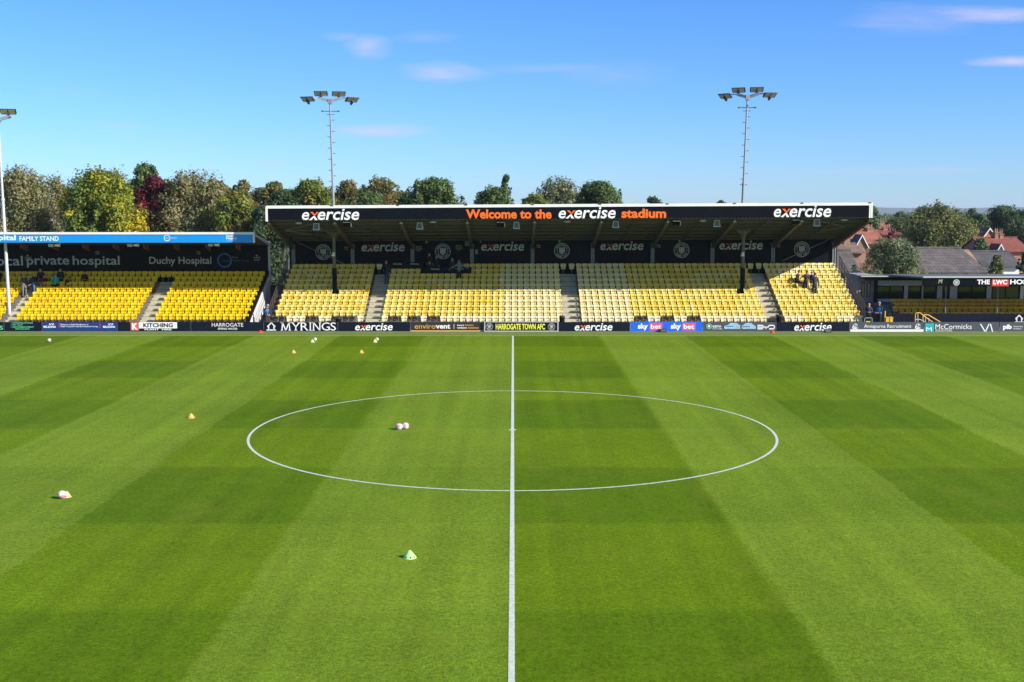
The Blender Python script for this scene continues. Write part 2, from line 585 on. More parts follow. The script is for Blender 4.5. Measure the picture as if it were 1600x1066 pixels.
def crest_into(mb, cx, cz, r, Y, mi=0):
    mb.ring(cx, cz, Y, r * .93, r, 44, mi)
    mb.ring(cx, cz, Y, r * .60, r * .64, 40, mi)
    top, bot = 'HARROGATE', 'TOWN AFC'
    for word, up in ((top, True), (bot, False)):
        n = len(word)
        for k, ch in enumerate(word):
            if ch == ' ':
                continue
            an = R(90 - (k - (n - 1) / 2) * 16) if up else R(270 + (k - (n - 1) / 2) * 16)
            v, f = text_geo(ch, 0, .03)
            h = r * .2
            y1 = max(a[1] for a in v)
            xm = (min(a[0] for a in v) + max(a[0] for a in v)) / 2
            kx = h / y1
            rot = an - math.pi / 2 if up else an + math.pi / 2
            bx, bz = cx + math.cos(an) * r * (.68 if up else .88), cz + math.sin(an) * r * (.68 if up else .88)
            b = len(mb.v)
            for a in v:
                lx, lz = (a[0] - xm) * kx, a[1] * kx
                mb.v.append((bx + lx * math.cos(rot) - lz * math.sin(rot), Y, bz + lx * math.sin(rot) + lz * math.cos(rot)))
            for q in f:
                mb.f.append(tuple(b + k2 for k2 in q))
                mb.mi.append(mi)
    # shield: three vertical bands with a cross bar and a pointed foot
    w = r * .36
    for x0, x1 in ((-1, -.45), (-.28, .28), (.45, 1)):
        f0 = lambda t: -.52 + .34 * abs(t) ** 1.6
        mb.poly([(cx + x0 * w, cz + r * .42), (cx + x0 * w, cz + r * f0(x0)), (cx + x1 * w, cz + r * f0(x1)), (cx + x1 * w, cz + r * .42)], Y, mi)
    mb.poly([(cx - w * .44, cz - r * .02), (cx - w * .29, cz - r * .02), (cx - w * .29, cz + r * .1), (cx - w * .44, cz + r * .1)], Y, mi)
    mb.poly([(cx + w * .29, cz - r * .02), (cx + w * .44, cz - r * .02), (cx + w * .44, cz + r * .1), (cx + w * .29, cz + r * .1)], Y, mi)
    for sx in (-1, 1):
        mb.poly([(cx + sx * r * .79 - r * .04, cz - r * .05), (cx + sx * r * .79 + r * .04, cz - r * .05), (cx + sx * r * .79 + r * .04, cz + r * .05), (cx + sx * r * .79 - r * .04, cz + r * .05)], Y, mi)


# ------------------------------------------------------------------ the ground
def setting():
    g = MB()
    g.quad([(-6000, -40, -0.02), (6000, -40, -0.02), (6000, 9000, -0.02), (-6000, 9000, -0.02)])
    tag(g.build('ground', M_ROUGH), kind='structure')
    p = MB()
    p.quad([(-58, -6, 0), (58, -6, 0), (58, 73.2, 0), (-58, 73.2, 0)])
    tag(p.build('pitch', M_GRASS), kind='structure')
    e = MB()
    e.quad([(-58, 73.2, 0), (58, 73.2, 0), (58, 76.2, 0), (-58, 76.2, 0)])
    tag(e.build('grass_verge', M_EDGE), kind='structure')
    c = MB()
    c.quad([(-60, 76.2, 0), (60, 76.2, 0), (60, 90, 0), (-60, 90, 0)])
    tag(c.build('concourse_path', M_CONC), kind='structure')
    # markings
    yt = G(800, 525).y
    l = MB()
    l.box(-58, 58, yt, yt + .10, 0.0, 0.004)
    tag(l.build('touchline', mat('worn_line_paint', (.38, .43, .22), .9, .3, 9)), kind='structure')
    h = MB()
    h.box(-0.085, 0.025, -6, yt, 0.001, 0.0045)
    tag(h.build('halfway_line', M_LINE), kind='structure')
    r = MB()
    n = 160
    for k in range(n):
        a, b = 2 * math.pi * k / n, 2 * math.pi * (k + 1) / n
        q = []
        for an, rr in ((a, 9.105), (a, 9.195), (b, 9.195), (b, 9.105)):
            q.append((-.03 + rr * math.cos(an), 41.02 + rr * math.sin(an), 0.006))
        r.quad(q)
    tag(r.build('centre_circle', M_LINE), kind='structure')
    sp = MB()
    sp.quad([(-.03 + .14 * math.cos(2 * math.pi * k / 20), 41.02 + .14 * math.sin(2 * math.pi * k / 20), 0.008) for k in range(20)])
    tag(sp.build('centre_spot', M_LINE), kind='structure')
    # far hills on the skyline
    hl = MB()
    rnd = random.Random(3)
    xs = np.linspace(-4200, 4200, 90)
    hz = [26 + 8 * math.sin(x * .0016) + 5 * math.sin(x * .006 + 1) + rnd.uniform(-1, 1) for x in xs]
    for k in range(len(xs) - 1):
        a, b, ha, hb = xs[k], xs[k + 1], hz[k], hz[k + 1]
        hl.quad([(a, 4300, -1), (b, 4300, -1), (b, 4900, hb), (a, 4900, ha)])
        hl.quad([(a, 4900, ha), (b, 4900, hb), (b, 6500, -1), (a, 6500, -1)])
    tag(hl.build('hills', M_HILL), kind='structure')


setting()

# ------------------------------------------------------------------ main stand
YB = 75.45           # boards
ROW0, GO = 77.3, 0.70
ZT0 = P(803, 493.5, ROW0).z
ZT10 = P(803, 412.0, ROW0 + 10 * GO).z
RISE = (ZT10 - ZT0) / 10
SEATH = 0.78


def row_y(i):
    return ROW0 + GO * i


def row_floor(i):
    return ZT0 - SEATH + RISE * i


MAIN_AISLES = [(P(568, 495, 77.3).x, P(596, 495, 77.3).x), (P(879, 480, 78).x, P(907.5, 495, 77.6).x), (P(1194, 480, 78).x, P(1225, 495, 77.3).x)]
MX0, MX1 = P(427, 495, 77.3).x, P(1343.5, 480, 78.0).x
STAND_L, STAND_R = MX0 - .35, MX1 + .35
RF_Y, RB_Y = 76.75, 85.2


def roof_z(y):
    z0, z1 = 7.22, 5.72
    return z0 + (z1 - z0) * (y - RF_Y) / (RB_Y - RF_Y)


def main_stand():
    st = thing('grandstand', (3.5, 81, 0), 'long black-roofed stand with faded yellow seats and white-lettered fascia', 'grandstand')
    # terrace, aisle steps
    m = MB()
    for i in range(11):
        y0 = row_y(i) - .30
        y1 = RB_Y + .3
        m.box(STAND_L, STAND_R, y0, y0 + GO if i < 10 else y1, -0.01 if i == 0 else row_floor(i) - RISE - .2, row_floor(i))
    # a low concrete front wall
    m.box(STAND_L, STAND_R, row_y(0) - .42, row_y(0) - .302, -.01, row_floor(0) + .03)
    m.build('terrace', M_CONC, st, warp=True)
    for a0, a1 in MAIN_AISLES:
        s = MB()
        for i in range(11):
            f = row_floor(i)
            y0 = row_y(i) - .30
            s.box(a0 + .04, a1 - .04, y0 - .35, y0 + .01, f - RISE, f - RISE / 2, 0)
            s.box(a0 + .04, a1 - .04, y0 - .355, y0 - .30, f - RISE / 2 + .001, f - RISE / 2 + .012, 1)
            s.box(a0 + .04, a1 - .04, y0 - .008, y0 + .3, f - .12, f + .012, 0)
            s.box(a0 + .04, a1 - .04, y0 - .012, y0 + .05, f + .0125, f + .022, 1)
        s.build('aisle_steps', [M_STEP, M_NOSE], st, warp=True)
    # back wall with bay panels
    w = MB()
    ze = roof_z(RB_Y)
    w.box(STAND_L, STAND_R, RB_Y, RB_Y + .18, row_floor(10) - .6, ze + .1)
    w.build('back_wall', M_WALLP, st, warp=True)
    # columns
    colx = [P(px, 390, RB_Y).x for px in (458.5, 551, 644.5, 737.5, 832, 926, 1019.5, 1113, 1207.5, 1303)]
    for k, x in enumerate(colx):
        c = MB()
        zb, zt = row_floor(10) - .1, ze - .28
        c.box(x - .13, x - .04, RB_Y - .13, RB_Y - .004, zb, zt)
        c.box(x + .04, x + .13, RB_Y - .13, RB_Y - .004, zb, zt)
        c.box(x - .04, x + .04, RB_Y - .06, RB_Y - .004, zb, zt)
        c.build('column', M_LGREY, st, warp=True)
        r = MB()
        # tapered rafter: deep at the wall, thin at the tip
        r.prism_x([(RB_Y - .14, roof_z(RB_Y) - .62), (RB_Y - .14, roof_z(RB_Y) - .06), (RF_Y + .05, roof_z(RF_Y) - .06), (RF_Y + .05, roof_z(RF_Y) - .22)], x - .05, x + .05)
        r.prism_x([(RB_Y - .14, roof_z(RB_Y) - .66), (RB_Y - .14, roof_z(RB_Y) - .62), (RF_Y + .05, roof_z(RF_Y) - .22), (RF_Y + .05, roof_z(RF_Y) - .26)], x - .11, x + .11)
        r.build('rafter', M_STEEL, st, warp=True)
    for a, b in zip(colx[:-1], colx[1:]):
        r = MB()
        xm = (a + b) / 2
        r.beam((xm, RB_Y - .3, roof_z(RB_Y - .3) - .17), (xm, RF_Y + .2, roof_z(RF_Y + .2) - .15), .05, .07)
        r.build('sag_rod', M_STEEL, st, warp=True)
    # roof sheet (corrugated) and purlins
    RL, RR = STAND_L - .2, STAND_R + .12
    rf = MB()
    n = 330
    for k in range(n):
        x0, x1 = RL + (RR - RL) * k / n, RL + (RR - RL) * (k + 1) / n
        dz = .035 if k % 2 else 0.0
        b = len(rf.v)
        for y in (RF_Y, RB_Y + .35):
            rf.v += [(x0, y, roof_z(y) + dz), (x1, y, roof_z(y) + dz), (x1, y, roof_z(y) + dz + .012), (x0, y, roof_z(y) + dz + .012)]
        for q in ((0, 1, 2, 3), (7, 6, 5, 4), (1, 0, 4, 5), (3, 2, 6, 7), (0, 3, 7, 4), (2, 1, 5, 6)):
            rf.f.append(tuple(b + t for t in q))
            rf.mi.append(1 if (q == (0, 1, 2, 3)) else 0)
    b = len(rf.v)
    for y in (RF_Y, RB_Y + .35):
        rf.v += [(RL, y, roof_z(y) + .052), (RR, y, roof_z(y) + .052), (RR, y, roof_z(y) + .06), (RL, y, roof_z(y) + .06)]
    for q in ((0, 1, 2, 3), (7, 6, 5, 4), (1, 0, 4, 5), (3, 2, 6, 7), (0, 3, 7, 4), (2, 1, 5, 6)):
        rf.f.append(tuple(b + t for t in q))
        rf.mi.append(0)
    roof = rf.build('roof', [M_SHEET, M_WTRIM], st, warp=True)
    pl = MB()
    for y in (77.6, 79.0, 80.5, 82.0, 83.5, 84.7):
        pl.box(RL + .1, RR - .1, y - .03, y + .03, roof_z(y) - .15, roof_z(y) - .003)
    p = pl.build('purlin', M_SHEET, None, warp=True)
    p.parent = roof
    # fascia: board, white top trim, white end caps
    ft = P(803, 324, RF_Y).z
    tt = P(803, 319.5, RF_Y).z
    fx0, fx1 = P(416, 335, RF_Y).x, P(1357, 330, RF_Y).x
    fb = MB()
    fb.box(fx0 + .12, fx1, RF_Y - .10, RF_Y - .003, 7.24, ft)
    fas = fb.build('fascia', M_FASC, st, warp=True)
    tr = MB()
    tr.box(fx0 - .02, fx1 + .24, RF_Y - .14, RF_Y + .25, ft + .001, tt)
    tr.box(fx0 - .02, fx0 + .118, RF_Y - .14, RF_Y + .2, 7.16, ft)
    tr.box(fx1 + .002, fx1 + .10, RF_Y - .14, RF_Y + .2, 7.2, ft)
    tr.box(fx1 + .12, fx1 + .24, RF_Y - .14, RF_Y + .6, 7.2, ft)
    # small brackets along the trim
    tr.build('fascia_trim', M_WTRIM, st, warp=True)
    for px in (464, 576, 686, 797, 905, 1010, 1115, 1225, 1300):
        x = P(px, 330, RF_Y).x
        jn = MB()
        jn.box(x - .012, x + .012, RF_Y - .105, RF_Y - .1005, 7.25, ft - .01)
        jn.build('panel_joint', M_BLACK, st, warp=True)
    for px in (414.5, 519, 622, 728, 832, 937, 1042, 1147, 1252, 1358):
        x = P(px, 322, RF_Y).x
        cl = MB()
        cl.box(x - .09, x + .09, RF_Y - .16, RF_Y - .142, tt - .05, tt + .02)
        cl.build('trim_clip', M_STEEL, st, warp=True)
    # lettering on the fascia
    yl = RF_Y - .108
    for box in ((472, 326, 561, 344), (873, 323.5, 962, 341.5), (1209, 320.6, 1299, 339.4)):
        L = MB()
        logo_exercise(L, RECT(*box, yl), yl)
        L.build('fascia_lettering', [M_LWHITE, M_ORANGE], st)
    for word, box in (('Welcome to the', (728, 327.3, 862, 341.8)), ('stadium', (971, 326.2, 1041, 340.8))):
        L = MB()
        text_into(L, word, RECT(*box, yl), yl, 0, 0, .035)
        L.build('fascia_lettering', M_ORANGE, st)
    # lettering and crests on the back wall
    yw = RB_Y - .008
    for box in ((565, 378.5, 632, 393), (752, 377.8, 819, 392), (938, 377, 1005.5, 391), (1124, 376, 1192, 390.2)):
        q = MB()
        logo_exercise(q, RECT(*box, yw), yw)
        q.build('wall_lettering', [M_LGREYT, mat('dull_orange_letter', (.6, .06, .03), .6)], st)
    for cx, cz in ((505, 394), (692, 393), (878, 391.8), (1065, 391), (1253, 389.6)):
        q = MB()
        p0 = P(cx, cz, yw)
        crest_into(q, p0.x, p0.z, 0.56, yw)
        q.build('crest', M_LGREYT, st)
    for cx, cz in ((541, 388), (841.5, 385), (1029, 384.5), (1216, 383.5)):
        q = MB()
        text_into(q, 'Seats', RECT(cx - 3.2, cz - 2.8, cx + 3.2, cz - .4, yw), yw)
        text_into(q, '1-30', RECT(cx - 2.8, cz + .6, cx + 2.8, cz + 2.8, yw), yw)
        q.build('seat_number_sign', mat('dull_yellow_letter', (.42, .42, .22), .6), st)
    for cx, cz in ((654, 388.5), (717, 387)):
        q = MB()
        for k in range(4):
            text_into(q, ('MEDIA AND', 'GUEST SEATING', 'PASS HOLDERS', 'ONLY')[k], RECT(cx - (4.5, 5.5, 5, 2.5)[k], cz - 4 + k * 2.3, cx + (4.5, 5.5, 5, 2.5)[k], cz - 2.4 + k * 2.3, yw), yw)
        q.build('wall_notice', mat('dull_yellow_letter', (.42, .42, .22), .6), st)
    for x0, y0, x1, y1 in ((726.5, 376.5, 734, 384.5), (742.5, 390, 746.8, 397), (750, 375, 752, 379.5)):
        q = MB()
        a = RECT(x0, y0, x1, y1, RB_Y)
        q.box(a[0], a[2], RB_Y - .06, RB_Y - .003, a[1], a[3])
        q.build('wall_box', M_LGREY, st)
    # round wall lamps
    for px, py in ((666, 378.5), (874, 377), (1061.5, 376.5)):
        q = MB()
        a = P(px, py, RB_Y - .05)
        q.ball(a, .09, 6)
        q.box(a.x + .12, a.x + .17, RB_Y - .06, RB_Y - .003, a.z + .02, a.z + .07)
        q.build('wall_lamp', M_LGREYT, st, smooth=True)
    # wind bracing
    for e0, e1 in (((463, 378), (541, 414)), ((1296, 374), (1222, 408))):
        b = MB()
        b.tube(P(*e0, RB_Y - .2), P(*e1, RB_Y - .2), .028, n=6)
        b.build('brace_rod', M_LGREY, st)
    for (p1, y1, d1), (p2, y2, d2) in (((445, 360, 79.2), (491, 349.5, 77.3)), ((445, 360, 79.2), (529, 359.5, 80.5)), ((446, 361, 79.2), (548, 374, 84.6)),
                                       ((1320, 354, 79.2), (1283, 346.5, 77.3)), ((1320, 355, 79.2), (1236, 368, 84.6))):
        b = MB()
        b.tube(P(p1, y1, d1), P(p2, y2, d2), .022, n=6)
        b.build('brace_rod', M_LGREY, st)
    # two front pillars
    for px, pyb, pyt in ((523, 452, 356), (1160, 447, 352)):
        base = P(px, pyb, 81.0)
        zt = tilt(base.x, roof_z(81.0) - .1)
        q = MB()
        q.tube((base.x, 81.0, base.z - .5), (base.x, 81.0, zt), .115, n=14)
        q.box(base.x - .16, base.x + .16, 80.84, 81.16, zt - .42, zt - .36)
        q.prism_y([(base.x - .09, zt - .36), (base.x + .09, zt - .36), (base.x + .55, zt + .02), (base.x - .55, zt + .02)], 80.97, 81.03)
        pil = q.build('pillar', mat('pillar_steel', (.16, .14, .10), .6, .15), st, smooth=False)
        q = MB()
        zc = P(px, 419, 81).z
        q.tube((base.x, 81.0, base.z - .5), (base.x, 81.0, zc), .165, n=14)
        q.build('pillar_padding', M_BLACK, st)
        q = MB()
        a = P(px - (2 if px < 800 else -.5), 397, 80.8)
        q.box(a.x - .07, a.x + .09, 80.72, 80.88, a.z - .05, a.z + .11)
        q.box(a.x - .12, a.x + .1, 80.70, 80.86, a.z - .16, a.z - .052)
        q.build('pillar_camera', M_WHITE, st)
    # solid gable ends under the roof, stair cheeks
    for x, sgn in ((STAND_L, -1), (STAND_R, 1)):
        q = MB()
        q.prism_x([(row_y(0) - .42, -.01), (RB_Y + .18, -.01), (RB_Y + .18, row_floor(10) + .02), (row_y(0) - .42, row_floor(0) + .05)], x - .06 if sgn < 0 else x + .002, x - .002 if sgn < 0 else x + .06)
        q.build('end_cheek', M_DARKW, st, warp=True)
    # end barriers following the rake
    for x in (STAND_L - .03, STAND_R + .03):
        q = MB()
        for i in range(0, 12):
            y = row_y(i) - .4
            f = row_floor(0) + RISE * i
            q.tube((x, y, f - .25), (x, y, f + .95), .022, n=6)
        for dz in (.95, .55, .12):
            q.tube((x, row_y(0) - .4, row_floor(0) + dz), (x, row_y(11) - .4, row_floor(0) + RISE * 11 + dz), .025, n=6)
        nb = 66
        for i in range(nb):
            t = i / nb * 11
            q.tube((x, row_y(t) - .4, row_floor(0) + RISE * t + .1), (x, row_y(t) - .4, row_floor(0) + RISE * t + .95), .009, n=4, caps=False)
        q.build('end_barrier', mat('dark_rail', (.05, .04, .035), .5), st, warp=True)
    return st


main_stand()

# ------------------------------------------------------------------ under-roof lamps and speakers
def roof_fittings():
    z = 7.2
    box_pts = ((494.5, 354), (656, 353), (807, 352), (962, 350.6), (1120, 349), (1276, 348))
    words = ('left end', 'second from the left', 'left of the middle', 'right of the middle', 'second from the right', 'right end')
    for (px, py), wd in zip(box_pts, words):
        p = P(px, py, 77.4)
        t = thing('loudspeaker', p, 'pale grey box loudspeaker under the black roof edge, %s' % wd, 'loudspeaker', 'loudspeakers under the stand roof')
        q = MB()
        q.prism_x([(-.12, -.24), (.12, -.2), (.16, .22), (-.14, .22)], -.2, .2)
        for k in range(len(q.v)):
            x, y, zz = q.v[k]
            q.v[k] = (x * (1.12 if zz < 0 else .85), y, zz)
        q.build('cabinet', mat('pale_grey_plastic', (.5, .52, .55), .5, .1), t, loc=(0, 0, 0))
        q = MB()
        q.quad([(-.16, -.138, -.18), (.16, -.138, -.18), (.13, -.148, .16), (-.13, -.148, .16)])
        q.build('grille', mat('speaker_grille', (.10, .13, .18), .6, .3, 30), t, loc=(0, -.006, 0))
        q = MB()
        q.beam((0, 0, .2), (0, .1, .40), .05, .05)
        q.build('bracket', M_STEEL, t, loc=(0, 0, 0))
    for (px, py), wd in zip(((543, 351), (783, 351), (1057, 349), (1244, 347.5)), ('leftmost', 'left of the welcome lettering', 'beneath the end of the welcome lettering', 'rightmost')):
        p = P(px, py, 77.3)
        t = thing('floodlight', p, 'black boxy floodlight with white edges under the roof, %s' % wd, 'floodlight', 'black floodlights under the stand roof')
        q = MB()
        q.prism_x([(-.2, .08), (.1, .18), (.16, -.18), (-.1, -.12)], -.26, .22)
        q.build('housing', M_BLACK, t, loc=(0, 0, 0))
        q = MB()
        q.box(-.27, .23, -.23, -.1, .12, .165)
        q.prism_x([(-.2, .08), (.1, .18), (.16, -.18), (-.1, -.12)], .224, .26)
        q.build('lamp_rim', M_WHITE, t, loc=(0, 0, 0))
        q = MB()
        q.beam((0, .02, .1), (0, .1, .34), .05, .05)
        q.build('bracket', M_STEEL, t, loc=(0, 0, 0))
    for (px, py), wd in zip(((467, 348.5), (676.5, 347), (886, 346.3), (1098, 344.8), (1319, 343.5)), ('nearest the left end', 'left of the welcome lettering', 'at mid stand', 'right of the welcome lettering', 'nearest the right end')):
        p = P(px, py, 77.1)
        t = thing('dome_lamp', p, 'small white dome lamp under the roof edge, %s' % wd, 'lamp', 'dome lamps under the stand roof')
        q = MB()
        q.lathe([(.001, .09), (.12, .08), (.21, .03), (.24, -.03)], 16)
        q.build('lamp_shade', M_LGREYT, t, smooth=True, loc=(0, 0, 0))
        q = MB()
        q.lathe([(.001, -.07), (.14, -.06), (.22, -.032)], 16)
        q.build('diffuser', M_WHITE, t, smooth=True, loc=(0, 0, 0))
        q = MB()
        q.tube((0, 0, .08), (0, 0, .34), .015, n=6)
        q.build('stem', M_STEEL, t, loc=(0, 0, 0))


roof_fittings()

# ------------------------------------------------------------------ family stand on the left
FROW0 = 77.3
FZT0 = P(240, 490.5, FROW0).z
FZT8 = P(240, 424.0, FROW0 + 8 * .68).z
FRISE = (FZT8 - FZT0) / 8
FX1 = P(389, 495, 77.3).x
FA = [(P(214.6, 490, 77.3).x, P(242.3, 490, 77.3).x), (P(22, 462, 79.3).x, P(25.5, 490, 77.3).x)]
FX0 = FA[1][0] - .436 * 9
FWALL = P(420, 430, 83.2).x


def frow_y(i):
    return FROW0 + .68 * i


def frow_floor(i):
    return FZT0 - SEATH + FRISE * i


def family_stand():
    st = thing('family_stand', (-28, 80, 0), 'low stand with bright blue fascia, black back wall and bright yellow seats', 'grandstand')
    XL, XR = FX0 - 1, FWALL
    yb = frow_y(8) + .62
    m = MB()
    for i in range(9):
        y0 = frow_y(i) - .30
        m.box(XL, XR - .02, y0, y0 + .68 if i < 8 else yb + .1, -.01 if i == 0 else frow_floor(i) - FRISE - .2, frow_floor(i))
    m.build('terrace', M_CONC, st)
    for a0, a1 in FA:
        s = MB()
        for i in range(9):
            f, y0 = frow_floor(i), frow_y(i) - .30
            s.box(a0 + .04, a1 - .04, y0 - .34, y0 + .01, f - FRISE, f - FRISE / 2, 0)
            s.box(a0 + .04, a1 - .04, y0 - .345, y0 - .29, f - FRISE / 2 + .001, f - FRISE / 2 + .012, 1)
            s.box(a0 + .04, a1 - .04, y0 - .008, y0 + .3, f - .12, f + .012, 0)
            s.box(a0 + .04, a1 - .04, y0 - .012, y0 + .05, f + .0125, f + .022, 1)
        s.build('aisle_steps', [M_STEP, M_NOSE], st)
    yf = 78.05
    zft, zfb = P(240, 366.5, yf).z, P(240, 379.2, yf).z
    ztr = P(240, 363, yf).z
    zbk = P(240, 384.3, yb).z
    w = MB()
    w.box(XL, XR - .09, yb, yb + .15, frow_floor(8) - .5, zbk + .15)
    w.build('back_wall', M_WALLP, st)
    fxr = P(397, 370, yf).x
    f = MB()
    f.box(XL, fxr - .06, yf - .06, yf - .002, zfb, zft)
    f.build('fascia', M_BLUEF, st)
    t = MB()
    t.box(XL, fxr, yf - .1, yf + .3, zft + .001, ztr)
    t.box(fxr - .058, fxr + .02, yf - .1, yf + .2, zfb - .02, zft)
    t.build('fascia_trim', M_WTRIM, st)
    r = MB()
    zr = P(420, 383, yb).z + .02
    r.prism_x([(yf, zfb + .05), (yf, zfb + .2), (yf + .25, ztr - .06), (yb + .25, zr + .06), (yb + .25, zr - .06)], XL, XR - .02)
    roof = r.build('roof', mat('dark_soffit', (.07, .055, .042), .7, .2), st)
    v = MB()
    v.prism_x([(yf - .02, ztr - .13), (yf - .02, ztr - .02), (yb + .3, zr + .16), (yb + .3, zr - .1)], XR - .018, XR + .07)
    v.box(XR - .06, XR + .07, yb + .05, yb + .2, frow_floor(8) + .1, zr - .102)
    v.build('end_trim', M_LGREYT, st)
    for px in (33, 82, 130, 178, 225, 273, 322, 369.5, -16):
        x = P(px, 386, 80.5).x
        q = MB()
        q.prism_x([(80.4, 5.25), (80.4, 5.75), (81.6, 5.6), (81.6, 5.0)], x - .035, x + .035)
        q.build('rafter', mat('brown_steel', (.17, .09, .05), .6, .2), st)
    # end wall: pale triangular sheet cheek
    q = MB()
    y0, y1 = 77.0, yb + .1
    ztop, zfr = P(420, 428, y1).z, P(391, 503, y0).z
    q.prism_x([(y0, -.01), (y1, -.01), (y1, ztop), (y0 + .25, zfr + .15), (y0, zfr)], XR - .01, XR + .04)
    q.build('end_wall', mat('white_sheet', (.70, .70, .69), .6, .06, 2, dirt=.12), st)
    q = MB()
    q.prism_x([(y0 + .1, .0), (y1, ztop - 1.4), (y1, ztop + .25), (y0 + .1, zfr + .28)], XR - .30, XR - .012)
    q.build('end_parapet', M_BLACK, st)
    # lettering
    yl = yf - .066
    L = MB()
    text_into(L, 'Duchy Hospital', RECT(-78, 367.2, 24.5, 378, yl), yl, 0, 0, .03)
    text_into(L, 'FAMILY STAND', RECT(30.5, 369.3, 91.5, 376.6, yl), yl, 0, 0, .02)
    a = P(261, 372, yl)
    L.ring(a.x, a.z, yl, .17, .21, 30)
    text_into(L, 'Circle', RECT(259, 370.7, 266, 373.2, yl), yl, 0, 0, .0)
    text_into(L, 'Health Group', RECT(266.8, 371, 276, 373.4, yl), yl, 0, 0, .0)
    text_into(L, 'Duchy', RECT(353.5, 366.8, 366, 371.4, yl), yl, 0, 0, .03)
    text_into(L, 'Hospital', RECT(353.5, 370.6, 369.4, 375.2, yl), yl, 0, 0, .03)
    text_into(L, 'Part of Circle Health Group', RECT(353.5, 375.9, 369, 377.2, yl), yl, 0, 0, .0)
    L.build('fascia_lettering', M_LWHITE, st)
    yw = yb - .008
    for word, box in (('Your', (-66, 401, -21, 415.2)), ('local', (-12, 400, 35.4, 415.2)), ('private', (42.2, 400.2, 107.8, 418.3)), ('hospital', (114, 400, 186.6, 418.3))):
        L = MB()
        text_into(L, word, RECT(*box, yw), yw, 0, 0, .012)
        L.build('wall_lettering', M_LGREYT, st)
    L = MB()
    text_into(L, 'Duchy Hospital', RECT(233.5, 401.5, 330, 416, yw), yw, 0, 0, .012)
    L.build('wall_lettering', M_LGREYT, st)
    L = MB()
    a = P(351, 407, yw)
    L.ring(a.x, a.z, yw, .41, .52, 40)
    text_into(L, 'Circle', RECT(348, 405.2, 359, 409.2, yw), yw, 0, 0, .0)
    text_into(L, 'Health Group', RECT(363.5, 405.3, 389, 409.6, yw), yw, 0, 0, .0)
    L.build('round_logo', M_CIRC, st)
    L = MB()
    text_into(L, 'Part of', RECT(363.5, 400.8, 371.5, 403.4, yw), yw, 0, 0, .0)
    for cx in (152, 310):
        text_into(L, 'Seats', RECT(cx - 3, 392.3, cx + 3, 394.6, yw), yw)
        text_into(L, '31-60', RECT(cx - 3, 395.6, cx + 3, 397.8, yw), yw)
    L.build('seat_number_sign', mat('dull_yellow_letter', (.42, .42, .22), .6), st)
    L = MB()
    for cx in (43, 401):
        a = P(cx, 399.5, yw)
        L.ring(a.x, a.z, yw, .0, .06, 10)
        text_into(L, 'NO SMOKING', RECT(cx - 5, 401.5, cx + 6, 403.4, yw), yw)
        text_into(L, 'CCTV', RECT(cx - 4, 405.2, cx + 5, 407.6, yw), yw)
    L.build('wall_notice', M_LGREYT, st)
    # twin lamps under the fascia
    for (px, py), wd in zip(((85, 382.5), (208, 382.3), (334, 381.8)), ('below the family stand lettering', 'between the two logos of the blue fascia', 'nearest the right end of the blue fascia')):
        p = P(px, py, 78.4)
        t = thing('twin_lamp', p, 'white twin lamp under the blue fascia, %s' % wd, 'lamp', 'twin lamps under the blue fascia')
        for sx in (-1, 1):
            q = MB()
            q.prism_x([(-.16, .03), (.1, .15), (.14, -.13), (-.08, -.14)], .06 if sx > 0 else -.36, .36 if sx > 0 else -.06)
            if sx > 0:
                q.v = [(x, y, z * (1.0 if x > .2 else .7)) for x, y, z in q.v]
            q.build('lamp_head', M_LGREYT if sx < 0 else M_WHITE, t, loc=(0, 0, 0))
        q = MB()
        q.beam((-.3, .05, .13), (.3, .05, .13), .05, .05)
        q.beam((0, .05, .13), (0, .1, .3), .04, .04)
        q.build('bracket', M_STEEL, t, loc=(0, 0, 0))
    return st


family_stand()

